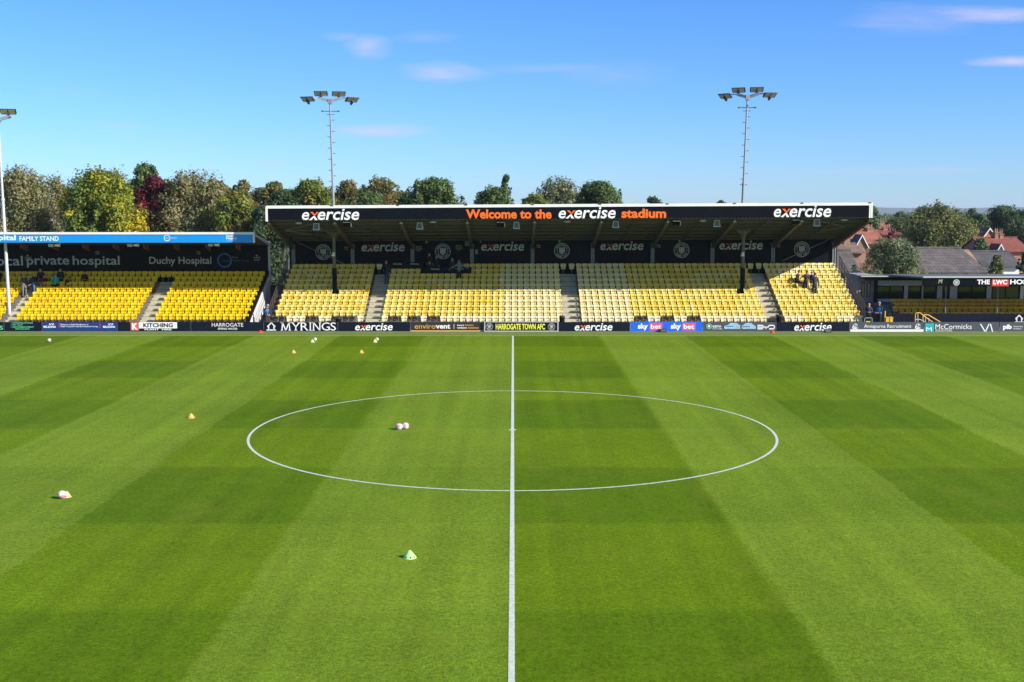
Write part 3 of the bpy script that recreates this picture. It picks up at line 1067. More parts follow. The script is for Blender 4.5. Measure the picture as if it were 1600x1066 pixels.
# ------------------------------------------------------------------ seats
def seat_mesh(name, mats, folded=False):
    """one-piece bucket seat on a leg; origin on the row floor below the back"""
    m = MB()
    nx = 6

    def shell(zs, ws, ys, bow, th):
        """a curved panel: outline half-widths ws and set-backs ys at heights zs"""
        rf, rb = [], []
        for z, w, y0 in zip(zs, ws, ys):
            for k in range(nx + 1):
                t = k / nx * 2 - 1
                y = -bow * (.45 * t * t + .55 * t * t * t * t) + y0
                rf.append((t * w, y, z))
                rb.append((t * w, y + th, z))
        b = len(m.v)
        m.v += rf + rb
        n, nr = nx + 1, len(zs)
        ix = lambda side, r, k: b + side * nr * n + r * n + k
        for r in range(nr - 1):
            for k in range(nx):
                m.f.append((ix(0, r, k), ix(0, r, k + 1), ix(0, r + 1, k + 1), ix(0, r + 1, k)))
                m.f.append((ix(1, r, k), ix(1, r + 1, k), ix(1, r + 1, k + 1), ix(1, r, k + 1)))
            m.f.append((ix(0, r, 0), ix(0, r + 1, 0), ix(1, r + 1, 0), ix(1, r, 0)))
            m.f.append((ix(0, r, nx), ix(1, r, nx), ix(1, r + 1, nx), ix(0, r + 1, nx)))
        for k in range(nx):
            m.f.append((ix(0, nr - 1, k), ix(0, nr - 1, k + 1), ix(1, nr - 1, k + 1), ix(1, nr - 1, k)))
            m.f.append((ix(0, 0, k), ix(1, 0, k), ix(1, 0, k + 1), ix(0, 0, k + 1)))
    # backrest with a rolled top, and the seat pan tipped up in front of it
    shell([.54, .58, .63, .69, .735, .765, .78], [.172, .19, .203, .206, .199, .178, .14], [.04, .018, .0, .008, .032, .062, .09], .055, .03)
    shell([.34, .40, .47, .525, .55], [.115, .148, .170, .178, .165], [-.02, -.055, -.075, -.066, -.03], .045, .035)
    m.mi = [0] * len(m.f)
    k0 = len(m.f)
    m.box(-.03, .03, -.2, -.14, 0, .40, 1)
    m.box(-.1, .1, -.25, -.05, 0, .02, 1)
    o = None
    me = bpy.data.meshes.new(name)
    me.from_pydata(m.v, [], m.f)
    for q in mats:
        me.materials.append(q)
    me.polygons.foreach_set('material_index', m.mi)
    me.polygons.foreach_set('use_smooth', [k < k0 for k in range(len(m.f))])
    me.update()
    return me


def seat_mat(name, col, rough=0.42):
    return mat(name, col, rough, 0.10, 5.0, dirt=0.0, spec=0.4)


M_SLEG = mat('seat_leg_steel', (.14, .11, .08), .6, .2)
S_GOLD = [seat_mat('seat_gold_a', (0.807, 0.568, 0.076)), seat_mat('seat_gold_b', (0.818, 0.599, 0.101)), seat_mat('seat_gold_c', (0.785, 0.529, 0.059))]
S_MID = [seat_mat('seat_mid_a', (0.818, 0.609, 0.126)), seat_mat('seat_mid_b', (0.828, 0.629, 0.160))]
S_PALE = [seat_mat('seat_pale_a', (0.828, 0.669, 0.302)), seat_mat('seat_pale_b', (0.839, 0.689, 0.344)), seat_mat('seat_pale_c', (0.818, 0.649, 0.260))]
S_CREAM = [seat_mat('seat_cream_a', (0.839, 0.689, 0.378)), seat_mat('seat_cream_b', (0.850, 0.709, 0.437))]
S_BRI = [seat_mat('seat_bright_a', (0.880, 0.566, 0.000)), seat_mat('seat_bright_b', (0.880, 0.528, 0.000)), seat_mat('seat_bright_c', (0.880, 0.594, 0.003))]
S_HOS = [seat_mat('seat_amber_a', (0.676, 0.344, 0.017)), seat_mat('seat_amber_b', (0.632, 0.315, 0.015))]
SEAT_ME = {}


def seat_me(m):
    if m.name not in SEAT_ME:
        SEAT_ME[m.name] = seat_mesh('stadium_seat', [m, M_SLEG])
    return SEAT_ME[m.name]


ORD = ['', 'first', 'second', 'third', 'fourth', 'fifth', 'sixth', 'seventh', 'eighth', 'ninth', 'tenth', 'eleventh', 'twelfth', 'thirteenth', 'fourteenth', 'fifteenth',
       'sixteenth', 'seventeenth', 'eighteenth', 'nineteenth', 'twentieth', 'twenty-first', 'twenty-second', 'twenty-third', 'twenty-fourth', 'twenty-fifth', 'twenty-sixth',
       'twenty-seventh', 'twenty-eighth']
ROWW = ['front', 'second', 'third', 'fourth', 'fifth', 'sixth', 'seventh', 'eighth', 'ninth', 'tenth', 'eleventh']


def place_seats(spots, individual, name, group, stuff_label):
    """spots: (row, x, y, z, material, label)"""
    rest = []
    count = 0
    for s in spots:
        if count < individual:
            o = bpy.data.objects.new(name, seat_me(s[4]))
            COL.objects.link(o)
            o.location = (s[1], s[2], s[3])
            tag(o, s[5], 'seat', group)
            count += 1
        else:
            rest.append(s)
    if not rest:
        return
    ms, mi_of = [], {}
    vs, fs, mis, sm = [], [], [], []
    cache = {}
    for s in rest:
        me = seat_me(s[4])
        if me.name not in cache:
            co = np.empty(len(me.vertices) * 3)
            me.vertices.foreach_get('co', co)
            cache[me.name] = (co.reshape(-1, 3), [tuple(p.vertices) for p in me.polygons], [p.material_index for p in me.polygons], [p.use_smooth for p in me.polygons])
        co, pf, pm, ps = cache[me.name]
        for k, mm in enumerate(me.materials):
            if mm.name not in mi_of:
                mi_of[mm.name] = len(ms)
                ms.append(mm)
        b = len(vs)
        vs.extend((co + np.array([s[1], s[2], s[3]])).tolist())
        loc = [mi_of[q.name] for q in me.materials]
        fs.extend([tuple(b + k for k in f) for f in pf])
        mis.extend([loc[k] for k in pm])
        sm.extend(ps)
    me = bpy.data.meshes.new(name)
    me.from_pydata(vs, [], fs)
    for q in ms:
        me.materials.append(q)
    me.polygons.foreach_set('material_index', mis)
    me.polygons.foreach_set('use_smooth', sm)
    me.update()
    o = bpy.data.objects.new('seat_rows', me)
    COL.objects.link(o)
    tag(o, stuff_label, 'seats', None, 'stuff')


def seats_main():
    rnd = random.Random(11)
    blocks = [(MX0, MAIN_AISLES[0][0], 14, 'left end block'), (MAIN_AISLES[0][1], MAIN_AISLES[1][0], 28, 'left centre block'),
              (MAIN_AISLES[1][1], MAIN_AISLES[2][0], 28, 'right centre block'), (MAIN_AISLES[2][1], MX1, 12, 'right end block')]
    missing = {0: {0, 1, 5, 6, 9, 10, 11, 12}, 1: {2 - 1, 2, 4, 5, 7, 8}, 2: {8, 9, 12, 13, 16, 17}, 3: set()}
    spots = []
    for i in range(11):
        for bi, (x0, x1, n, bn) in enumerate(blocks):
            p = (x1 - x0) / n
            for k in range(n):
                x = x0 + p * (k + .5)
                if i == 0 and k in missing[bi]:
                    continue
                if i == 5 and (abs(x - 15.6) < .3 or abs(x + 12.25) < .3):
                    continue
                if bi == 1 and (i == 10 and k < 11 or i == 9 and 5 <= k < 10):
                    continue          # media desks stand here
                pale = (bi == 1 and k >= 18) or (bi == 2 and k < 8)
                if i == 0:
                    m = rnd.choice(S_CREAM)
                    if bi == 3 and 3 <= k <= 7 and rnd.random() < .7:
                        m = rnd.choice(S_MID)
                elif pale:
                    m = rnd.choice(S_PALE)
                    if bi == 1 and k == 18 and rnd.random() < .4:
                        m = rnd.choice(S_MID)
                elif bi == 3:
                    m = rnd.choice(S_PALE + S_MID) if i >= 8 else rnd.choice(S_MID + S_MID + S_GOLD)
                elif bi == 0:
                    m = rnd.choice(S_MID + S_MID + S_GOLD)
                elif bi == 1:
                    m = rnd.choice(S_GOLD + S_MID) if k > 3 else rnd.choice(S_MID)
                else:
                    m = rnd.choice(S_GOLD + S_MID)
                look = 'yellow'
                if m in S_CREAM:
                    look = 'cream'
                elif m in S_PALE:
                    look = 'pale'
                ww = ROWW[i] + ' row'
                lab = '%s seat, %s from left in %s, %s of black-roofed stand' % (look, ORD[k + 1], ww, bn)
                z = tilt(x, row_floor(i))
                spots.append((i, x, row_y(i), z, m, lab))
    # seats closing the aisles at the very back
    for a0, a1 in MAIN_AISLES:
        for k in range(2):
            x = a0 + (a1 - a0) * (k + .5) / 2
            spots.append((10, x, row_y(10), tilt(x, row_floor(10)), rnd.choice(S_PALE), ''))
    place_seats(spots, 170, 'stadium_seat', 'faded yellow seats of the black-roofed stand', 'upper rows of faded yellow seats in the black-roofed stand')


def seats_family():
    rnd = random.Random(5)
    blocks = [(FX0, FA[1][0], 9, 'far left block'), (FA[1][1], FA[0][0], 18, 'middle block'), (FA[0][1], FX1, 14, 'right block')]
    spots = []
    for i in range(9):
        for bi, (x0, x1, n, bn) in enumerate(blocks):
            p = (x1 - x0) / n
            for k in range(n):
                x = x0 + p * (k + .5)
                lab = 'bright yellow seat, %s from %s in %s row, %s of blue-fascia stand' % (
                    ORD[k + 1] if bi else ORD[n - k], 'left' if bi else 'right', ROWW[i], bn)
                spots.append((i, x, frow_y(i), frow_floor(i), rnd.choice(S_BRI), lab))
    for a0, a1 in FA:
        for k in range(3):
            x = a0 + (a1 - a0) * (k + .5) / 3
            spots.append((8, x, frow_y(8), frow_floor(8), rnd.choice(S_BRI), ''))
    # nearest rows that are in view come first; far left seats outside the frame are left out
    spots = [s for s in spots if abs(s[1]) / s[2] < 0.445]
    place_seats(spots, 105, 'stadium_seat', 'bright yellow seats of the blue-fascia stand', 'upper rows of bright yellow seats under the blue fascia')


seats_main()
seats_family()
# ------------------------------------------------------------------ perimeter boards
def board(px0, px1, label, panel, y0=503.4, y1=518.6, Y=None, frame=None):
    Y = YB if Y is None else Y
    x0, z0, x1, z1 = RECT(px0, y0, px1, y1, Y)
    z0 = 0.0
    t = thing('advertising_board', ((x0 + x1) / 2, Y, 0), label, 'advertising board', 'boards along the touchline')
    q = MB()
    q.box(x0 + .015, x1 - .015, Y, Y + .05, z0 + .03, z1)
    q.build('panel', panel, t)
    q = MB()
    for x in (x0 + .3, (x0 + x1) / 2, x1 - .3):
        q.beam((x, Y + .07, z1 - .08), (x, Y + .45, 0.0), .04, .04)
    q.box(x0 + .02, x1 - .02, Y + .01, Y + .045, .001, .028)
    q.box(x0 + .003, x0 + .013, Y - .006, Y + .05, .0, z1 + .005)
    q.build('support_frame', M_GALV, t)
    if frame:
        q = MB()
        q.box(x0 + .0, x1 - .0, Y - .03, Y - .002, z1 - .03, z1 + .02)
        q.box(x0 + .0, x1 - .0, Y - .03, Y - .002, .02, .08)
        q.box(x0 + .0, x0 + .06, Y - .03, Y - .002, .081, z1 - .031)
        q.box(x1 - .06, x1 - .0, Y - .03, Y - .002, .081, z1 - .031)
        q.build('frame', frame, t)
    return t


def letters(t, items, mats, Y=None, name='lettering'):
    """items: (text, x0, y0, x1, y1, mi[, shear, bold])"""
    Y = (YB if Y is None else Y) - .008
    q = MB()
    for it in items:
        body, box, mi = it[0], it[1:5], it[5]
        sh = it[6] if len(it) > 6 else 0
        bo = it[7] if len(it) > 7 else .02
        if body == 'EXERCISE':
            logo_exercise(q, RECT(*box, Y), Y, 1)
        elif body == 'RECT':
            a = RECT(*box, Y + .004)
            q.poly([(a[0], a[1]), (a[2], a[1]), (a[2], a[3]), (a[0], a[3])], Y + .004, mi)
        elif body == 'CREST':
            a = P(box[0], box[1], Y)
            crest_into(q, a.x, a.z, box[2] * YB / F, Y, mi)
        elif body == 'RING':
            a = P(box[0], box[1], Y)
            q.ring(a.x, a.z, Y, box[2] * YB / F, box[3] * YB / F, 28, mi)
        elif body == 'LINE':
            a, b = P(box[0], box[1], Y), P(box[2], box[3], Y)
            d = Vector((b.x - a.x, 0, b.z - a.z)).normalized() * .035
            n = Vector((-d.z, 0, d.x))
            q.quad([a - n, b - n, b + n, a + n] if (b - a).cross(n).y < 0 else [a + n, b + n, b - n, a - n], mi)
        elif body == 'POLY':
            q.poly([(P(x, y, Y).x, P(x, y, Y).z) for x, y in box[0]], Y, mi)
        else:
            text_into(q, body, RECT(*box, Y), Y, mi, sh, bo)
    return q.build(name, mats, t)


def house_icon(x0, x1, y0, y1, mi):
    xm = (x0 + x1) / 2
    ye = y0 + (y1 - y0) * .42
    return [('LINE', x0 + 1, ye, xm, y0, mi), ('LINE', xm, y0, x1 - 1, ye, mi), ('LINE', x0 + 1.3, ye, x0 + 1.3, y1, mi), ('LINE', x1 - 1.3, ye, x1 - 1.3, y1, mi),
            ('LINE', x0 - 2, y1, x1 + 2, y1, mi), ('LINE', x0, ye - .5, x0, ye + 2.5, mi), ('LINE', x1, ye - .5, x1, ye + 2.5, mi)]


def boards():
    t = board(-62, 6.2, 'dark navy board cut off by the left edge of the photo', M_NAVY)
    letters(t, [('CS', -10, 509, 4.6, 515.5, 0)], [M_LGREEN])
    t = board(6.6, 65.8, 'dark navy board listing construction and fit out in green', M_NAVY)
    letters(t, [('• CONSTRUCTION', 17, 503.6, 51, 506, 0), ('• FIT OUT', 17, 506.8, 35.5, 509.2, 0), ('• REFURBISHMENT', 17, 510, 53, 512.4, 0), ('SPECIALISTS', 24, 513.2, 46, 515.2, 0)], [M_LGREEN])
    t = board(66, 183, 'royal blue board with two splash logos and bracketed white text', M_BELZ)
    sp = lambda cx: [('LINE', cx, 508.5, cx, 505.5, 0), ('LINE', cx, 508.5, cx - 3.6, 506, 0), ('LINE', cx, 508.5, cx + 3.6, 506, 0), ('RING', cx, 507.9, 0, 1.4, 0)]
    letters(t, sp(80.5) + sp(173) + [('BELZONA', 68, 509.2, 87.5, 512.4, 0, 0, .04), ('BELZONA', 161, 509.2, 180, 512.4, 0, 0, .04),
            ('Belzona is a Global Manufacturer of', 95, 506, 138, 508.4, 0, 0, .01), ('Repair Composite Materials & Industrial Coatings', 95, 509.2, 153, 511.8, 0, 0, .01),
            ('RECT', 92.2, 505.2, 93, 512.2, 1), ('RECT', 92.2, 505, 94.2, 505.6, 1), ('RECT', 92.2, 511.8, 94.2, 512.4, 1),
            ('RECT', 155.8, 505.2, 156.6, 512.2, 1), ('RECT', 154.6, 505, 156.6, 505.6, 1), ('RECT', 154.6, 511.8, 156.6, 512.4, 1)], [M_LWHITE, M_RED])
    t = board(183.3, 298, 'navy board with red K square and white plant hire panel', M_NAVY)
    letters(t, [('RECT', 204.3, 503.8, 216.8, 516.6, 1), ('RECT', 217, 503.6, 276.5, 513.2, 0)], [M_LWHITE, M_SALMON], name='colour_panel')
    letters(t, [('K', 206.3, 505, 215, 515.3, 0, 0, .05), ('KITCHING', 224, 505, 270, 511.6, 1, 0, .03), ('PLANT  HIRE', 226, 513.8, 268, 516.2, 0, 0, .03)], [M_LWHITE, M_NAVY], YB - .006)
    t = board(298.2, 411.8, 'navy board with white spring water lettering in two lines', M_NAVY)
    letters(t, [('HARROGATE', 331, 504.8, 380, 510.6, 0, 0, .0), ('SPRING WATER', 340.5, 512.3, 371, 515.4, 0, 0, .01)], [M_LWHITE])
    t = board(412, 527.6, 'navy board with large white serif name and house outline', M_NAVY)
    serif = []
    letters(t, house_icon(418.5, 429.3, 504.3, 515.8, 0) + myrings(438.5, 524.8, 504, 516.6), [M_LWHITE])
    ex = ('EXERCISE',)
    t = board(527.8, 641, 'navy board with slanted white name, right of the serif-lettered board', M_NAVY)
    letters(t, [ex + (555, 505, 613.5, 516.5, 0)], [M_LWHITE, M_ORANGE])
    t = board(641.2, 756.4, 'brown-black board with gold and white ventilation lettering', mat('brown_black_panel', (.03, .02, .022), .5), frame=None)
    letters(t, [('enviro', 648, 506.5, 680.5, 513.8, 1, 0, .0), ('vent', 680.8, 506.8, 703.5, 513.8, 0, 0, .03), ('RECT', 709, 506.5, 709.6, 514, 0), ('Award', 714, 507, 724.5, 509.6, 0, 0, .02),
                ('winning', 725.8, 507, 740, 510, 1, 0, .02), ('ventilation', 714, 510.8, 729.5, 513.6, 0, 0, .02), ('solutions', 731, 510.8, 748, 513.6, 1, 0, .02),
                ('RECT', 641.6, 516.4, 756, 518, 1)], [M_LWHITE, M_GOLD])
    t = board(756.6, 872.4, 'black board in pale frame with yellow club name between crests', M_NAVY, 503, 519.2, YB - .12, M_LGREYT)
    letters(t, [('HARROGATE TOWN AFC', 774.5, 506, 851.5, 515.2, 0, 0, .035), ('CREST', 764.5, 510.6, 5.6, 0, 1), ('CREST', 861.8, 510.6, 5.6, 0, 1)], [M_LYEL, M_LGREYT], YB - .12)
    t = board(872.6, 984.6, 'navy board with slanted white name, right of the club name board', M_NAVY)
    letters(t, [ex + (898, 505, 957, 516.8, 0)], [M_LWHITE, M_ORANGE])
    t = board(984.8, 1098, 'bright blue betting board with two white and pink wordmarks', M_SKY)
    letters(t, [('RECT', 1015, 504.8, 1035, 516.4, 1), ('RECT', 1066, 504.8, 1086.4, 516.4, 1)], [M_LWHITE, M_PINK], name='colour_panel')
    letters(t, [('sky', 996.5, 505.5, 1012.5, 516.3, 0, 0, .05), ('bet', 1016.6, 506.8, 1033.2, 514, 0, 0, .03), ('sky', 1048, 505.5, 1064, 516.3, 0, 0, .05), ('bet', 1068, 506.8, 1084.6, 514, 0, 0, .03)], [M_LWHITE], YB - .006)
    t = board(1098.2, 1212, 'slate grey car dealer board with pale blue cars pictured', M_SLATE)
    car = mat('pale_car_picture', (.30, .52, .68), .5, .25, 6)
    cx = lambda x, w, f: ('POLY', [(x, 514), (x - w * .02, 509.5), (x + w * .2, 508), (x + w * .34, 504.6), (x + w * .7, 504.8), (x + w * .86, 508), (x + w, 509.5), (x + w, 514)][::f], 0, 0, 0, 2)
    letters(t, [cx(1132, 27, -1), cx(1157, 24, -1)], [M_LWHITE, M_LGREEN, car], name='car_picture')
    letters(t, [('RING', 1108, 510, 3, 4.4, 1), ('RING', 1108, 510, 0, 1.9, 0), ('KEITH', 1113.5, 508.6, 1126.5, 512, 0, 0, .03), ('MOTORS', 1113.5, 513.2, 1128.5, 515, 0, 0, .0),
                ('RECT', 1134, 509.6, 1146, 510.6, 2), ('RECT', 1160, 510, 1172, 511, 2), ('RECT', 1150, 511.5, 1168, 512.2, 3)] +
            byd(1183.5, 1210, 508.6, 514), [M_LWHITE, M_LGREEN, M_BELZ, M_SALMON], YB - .006)
    t = board(1212.2, 1327.6, 'navy board with slanted white name, below the right end block', M_NAVY)
    letters(t, [ex + (1241, 504.6, 1299.5, 517, 0)], [M_LWHITE, M_ORANGE])
    t = board(1328, 1444, 'slate board with white recruitment lettering and white lower band', M_SLATE)
    star = lambda x: [('LINE', x - 5, 513.4, x - 2.5, 507, 0), ('LINE', x - 2.5, 507, x, 511.5, 0), ('LINE', x, 506, x + 3, 511.5, 0), ('LINE', x - 1, 511.5, x + 5, 513.4, 0), ('LINE', x - 5, 513.4, x + 5, 513.4, 0),
                      ('LINE', x - 1.6, 506, x - 1.6, 513, 0), ('LINE', x + 1.6, 507, x + 3.4, 513, 0)]
    letters(t, star(1337) + star(1435) + [('Annapurna Recruitment', 1350, 507, 1424, 514.2, 0, 0, .0), ('RECT', 1328.6, 514.9, 1443, 518.4, 0)], [M_LWHITE])
    t = board(1444.4, 1562, 'slate solicitors board with teal square and white monogram', M_SLATE)
    letters(t, [('RECT', 1445.5, 505.5, 1459.5, 518.3, 1)], [M_LWHITE, M_TEAL], name='colour_panel')
    letters(t, [('M', 1447, 511.6, 1456, 518, 0, 0, .0), ('McCormicks', 1461.5, 506.5, 1518.5, 514.4, 0, 0, .0), ('SOLICITORS', 1461.5, 515, 1487.5, 518, 0, 0, .0),
                ('LINE', 1532, 506.3, 1539.5, 519, 0), ('LINE', 1539.5, 519, 1545.5, 506.3, 0), ('LINE', 1547.5, 506.3, 1551, 519, 0)], [M_LWHITE, M_TEAL], YB - .006)
    t = board(1562.4, 1640, 'slate insurance board at the right edge of the photo', M_SLATE)
    letters(t, [('pib', 1567, 507, 1581, 516.5, 0, 0, .05), ('insurance', 1583.5, 509, 1598, 511.4, 0, 0, .0), ('brokers', 1583.5, 512.6, 1596, 514.8, 0, 0, .0)], [M_LWHITE])


def byd(x0, x1, y0, y1):
    w = (x1 - x0) / 3.2
    out = []
    a = x0
    for yy in (y0, (y0 + y1) / 2, y1):
        out.append(('LINE', a, yy, a + w, yy, 0))
    out.append(('LINE', a + w, y0, a + w, y1, 0))
    a = x0 + w * 1.1
    out += [('LINE', a, y0, a + w * .1, (y0 + y1) / 2, 0), ('LINE', a, (y0 + y1) / 2, a + w, (y0 + y1) / 2, 0), ('LINE', a + w, y0, a + w, (y0 + y1) / 2, 0), ('LINE', a + w * .5, (y0 + y1) / 2, a + w * .5, y1, 0)]
    a = x0 + w * 2.2
    out += [('LINE', a, y0, a + w * .8, y0, 0), ('LINE', a, y1, a + w * .8, y1, 0), ('LINE', a + w, y0 + 1, a + w, y1 - 1, 0), ('LINE', a + w * .8, y0, a + w, y0 + 1, 0), ('LINE', a + w * .8, y1, a + w, y1 - 1, 0)]
    return out


def myrings(x0, x1, y0, y1):
    """serif capitals: strokes with small serif bars"""
    out = []
    word = 'MYRINGS'
    wd = {'M': 16, 'Y': 13, 'R': 11.5, 'I': 4.5, 'N': 13, 'G': 12.5, 'S': 8.5}
    tot = sum(wd[c] for c in word)
    gap = (x1 - x0 - tot) / 6
    x = x0
    for c in word:
        a, b = x, x + wd[c]
        if c in 'RGS':
            out.append((c, a, y0, b, y1, 0, 0, .0))
            if c == 'R':
                out.append(('RECT', a - .8, y1 - .8, a + 3, y1, 0))
                out.append(('RECT', a - .8, y0, a + 3, y0 + .8, 0))
        else:
            if c == 'M':
                out += [('LINE', a + 2, y1, a + 3, y0, 0), ('LINE', a + 3, y0, a + 8, y1, 0), ('LINE', a + 8, y1, b - 3, y0, 0), ('LINE', b - 3, y0, b - 1.6, y1, 0)]
                out += [('RECT', a, y1 - .8, a + 4, y1, 0), ('RECT', b - 4, y1 - .8, b + .4, y1, 0), ('RECT', a, y0, a + 3.2, y0 + .8, 0), ('RECT', b - 3.2, y0, b, y0 + .8, 0)]
            if c == 'Y':
                out += [('LINE', a + 1, y0, a + 6.5, y0 + 7, 0), ('LINE', b - 1, y0, a + 6.5, y0 + 7, 0), ('LINE', a + 6.5, y0 + 7, a + 6.5, y1, 0)]
                out += [('RECT', a - 1, y0, a + 3.6, y0 + .8, 0), ('RECT', b - 3.6, y0, b + 1, y0 + .8, 0), ('RECT', a + 4, y1 - .8, a + 9, y1, 0)]
            if c == 'I':
                out += [('LINE', a + 2.2, y0, a + 2.2, y1, 0), ('RECT', a, y0, b, y0 + .8, 0), ('RECT', a, y1 - .8, b, y1, 0)]
            if c == 'N':
                out += [('LINE', a + 1.6, y1, a + 1.6, y0, 0), ('LINE', a + 1.6, y0, b - 1.6, y1, 0), ('LINE', b - 1.6, y1, b - 1.6, y0, 0)]
                out += [('RECT', a - .6, y1 - .8, a + 3.6, y1, 0), ('RECT', b - 3.6, y0, b + .6, y0 + .8, 0), ('RECT', a - .6, y0, a + 2, y0 + .8, 0)]
        x = b + gap
    return out


boards()

# ------------------------------------------------------------------ hospitality building on the right
def hospitality():
    st = thing('hospitality_stand', (27, 80, 0), 'low dark hospitality stand with long windows and amber seats on the right', 'grandstand')
    YF, YW = 78.5, 85.0
    x0 = P(1367, 460, YW).x
    XR = 40.0
    # front retaining wall and terrace
    zc = P(1480, 490, YF).z
    q = MB()
    xa = P(1395, 495, YF).x
    q.box(xa, XR, YF, YF + .15, -.01, zc)
    q.build('front_wall', M_NAVY, st)
    q = MB()
    for k in range(4):
        q.box(xa, XR, YF + .152 + k * .75, YF + .902 + k * .75 if k < 3 else YW - .01, -.01, zc - .25 + .18 * k)
    q.build('terrace', M_CONC, st)
    # window wall
    zs, zt = P(1480, 467, YW).z, P(1480, 446.5, YW).z
    z0w, z1w = 0.0, P(1480, 437, YW).z
    wl = MB()
    xr_ = XR
    wins = [(1369.5, 1412.5), (1419, 1440), (1443, 1464), (1472.5, 1484), (1496, 1541.5), (1549.5, 1594), (1600, 1640)]
    wl.box(x0, XR, YW, YW + .12, -.01, zs)
    wl.box(x0, XR, YW, YW + .12, zt, z1w + .2)
    prev = x0
    for a, b in wins:
        xa_, xb_ = P(a, 455, YW).x, P(b, 455, YW).x
        wl.box(prev, xa_, YW, YW + .12, zs, zt)
        prev = xb_
    wl.box(prev, XR, YW, YW + .12, zs, zt)
    wl.build('window_wall', mat('pale_blue_wall', (0.66, 0.68, 0.72), .6, .08, 2, dirt=.1), st)
    for a, b in wins:
        xa_, xb_ = P(a, 455, YW).x, P(b, 455, YW).x
        f = MB()
        w = .07
        f.box(xa_ + .002, xb_ - .002, YW - .02, YW + .08, zs + .002, zs + w)
        f.box(xa_ + .002, xb_ - .002, YW - .02, YW + .08, zt - w, zt - .002)
        f.box(xa_ + .002, xa_ + w, YW - .02, YW + .08, zs + w, zt - w)
        f.box(xb_ - w, xb_ - .002, YW - .02, YW + .08, zs + w, zt - w)
        if xb_ - xa_ > 1.3:
            xm = (xa_ + xb_) / 2
            f.box(xm - .02, xm + .02, YW, YW + .06, zs + w, zt - w)
        wo = f.build('window', M_BLACK, st)
        g = MB()
        g.box(xa_ + w, xb_ - w, YW + .062, YW + .075, zs + w, zt - w)
        go = g.build('pane', M_GLASSD, None)
        go.parent = wo
    # roof canopies: left part lower, right part with sign
    zl = P(1400, 431.5, 84.1).z
    xl0, xm = P(1345, 432, 84.1).x, P(1441, 432, 77.5).x
    zl2 = P(1480, 434.2, 77.5).z
    M_RSH = mat('grey_roof_sheet', (0.13, 0.13, 0.13), .6, .2, 1.5, dirt=.4)
    q = MB()
    q.prism_x([(84.1, zl - .06), (84.1, zl), (86.0, zl + .03), (86.0, zl - .05)], xl0, P(1441, 432, 84.1).x + 2.0)
    q.prism_x([(77.4, zl2 - .04), (77.4, zl2 + .06), (86.3, zl2 - .22), (86.3, zl2 - .34)], xm, XR)
    roof = q.build('roof', M_RSH, st)
    q = MB()
    q.box(xm, XR, 77.30, 77.395, zl2 + .015, zl2 + .10)
    q.build('gutter', M_LGREYT, st)
    q = MB()
    q.box(xl0, P(1441, 432, 84.1).x, 84.0, 84.095, zl - .055, zl + .015)
    q.build('gutter', M_LGREYT, st)
    q = MB()
    q.box(xl0 + .3, P(1441, 432, 84.1).x, 84.16, 84.24, zl - .32, zl - .07)
    q.build('fascia', M_FASC, st)
    q = MB()
    zb = P(1480, 446.8, 77.5).z
    q.box(xm + .0, XR, 77.42, 77.52, zb, zl2 - .045)
    q.build('fascia', M_FASC, st)
    L = MB()
    yl = 77.412
    text_into(L, 'THE', RECT(1526.5, 436.8, 1547, 444.4, yl), yl, 0, 0, .04)
    text_into(L, 'HOSPITALITY', RECT(1578, 436.8, 1660, 444.4, yl), yl, 0, 0, .04)
    a = RECT(1549.5, 435.4, 1576.5, 447.4, yl)
    L.poly([(a[0], a[1]), (a[2], a[1]), (a[2], a[3]), (a[0], a[3])], yl + .002, 1)
    text_into(L, 'LWC', RECT(1551.5, 437.2, 1574, 444.6, yl - .004), yl - .004, 0, 0, .05)
    a = P(1494.5, 441.5, yl)
    L.ring(a.x, a.z, yl, .14, .21, 24, 2)
    L.ring(a.x, a.z, yl, 0, .1, 16, 2)
    text_into(L, 'M', RECT(1466, 436, 1473, 443, yl), yl, 3, .2, .02)
    L.build('fascia_lettering', [M_LWHITE, M_RED, M_LGREYT, mat('dull_yellow_letter', (.42, .42, .22), .6)], st)
    # posts
    for px in (1477.5, 1558.5):
        x = P(px, 470, 78.75).x
        q = MB()
        q.tube((x, 78.75, 0), (x, 78.75, zl2 - .1), .035, n=8)
        q.build('post', M_LGREY, st)
    # dark end cabin with twin door
    xc0, xc1 = P(1337, 460, YW).x, P(1364, 460, YW).x
    q = MB()
    q.box(xc0, xc1, YW - .2, YW + 2.5, -.01, zl + .06)
    q.build('cabin_wall', mat('grey_render', (.30, .29, .285), .8, .1, 2, dirt=.2), st)
    q = MB()
    q.box(xc1 + .002, x0 - .002, YW - .6, YW + .2, -.01, zl - .02)
    q.build('corner_post', M_BLACK, st)
    for a, b in ((1345.5, 1351.3), (1353.8, 1360.2)):
        r = RECT(a, 441, b, 464.5, YW - .2)
        q = MB()
        q.box(r[0], r[2], YW - .23, YW - .202, r[1], r[3], 0)
        q.box(r[0] + .05, r[2] - .05, YW - .245, YW - .231, r[1] + .05, r[3] - .05, 1)
        q.build('window', [M_DARKW, mat('brown_glass', (.34, .2, .14), .3, .15)], st)
    # seat rows
    hs = []
    rnd = random.Random(9)
    names = ['front', 'second', 'third', 'back']
    starts = [1405, 1394, 1396, 1391]
    for i in range(4):
        zf = zc - .25 + .18 * i
        y = YF + .75 + .62 * i if i else YF + .6
        top = (487, 478.5, 472.5, 467)[i]
        zz = P(1480, top, y).z - SEATH
        x = P(starts[i], 480, y).x
        k = 0
        while x < y * .445:
            k += 1
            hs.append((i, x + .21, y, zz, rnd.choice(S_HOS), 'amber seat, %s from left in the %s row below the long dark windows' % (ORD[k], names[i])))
            x += .435
    hs.sort(key=lambda s: s[0])
    return hs


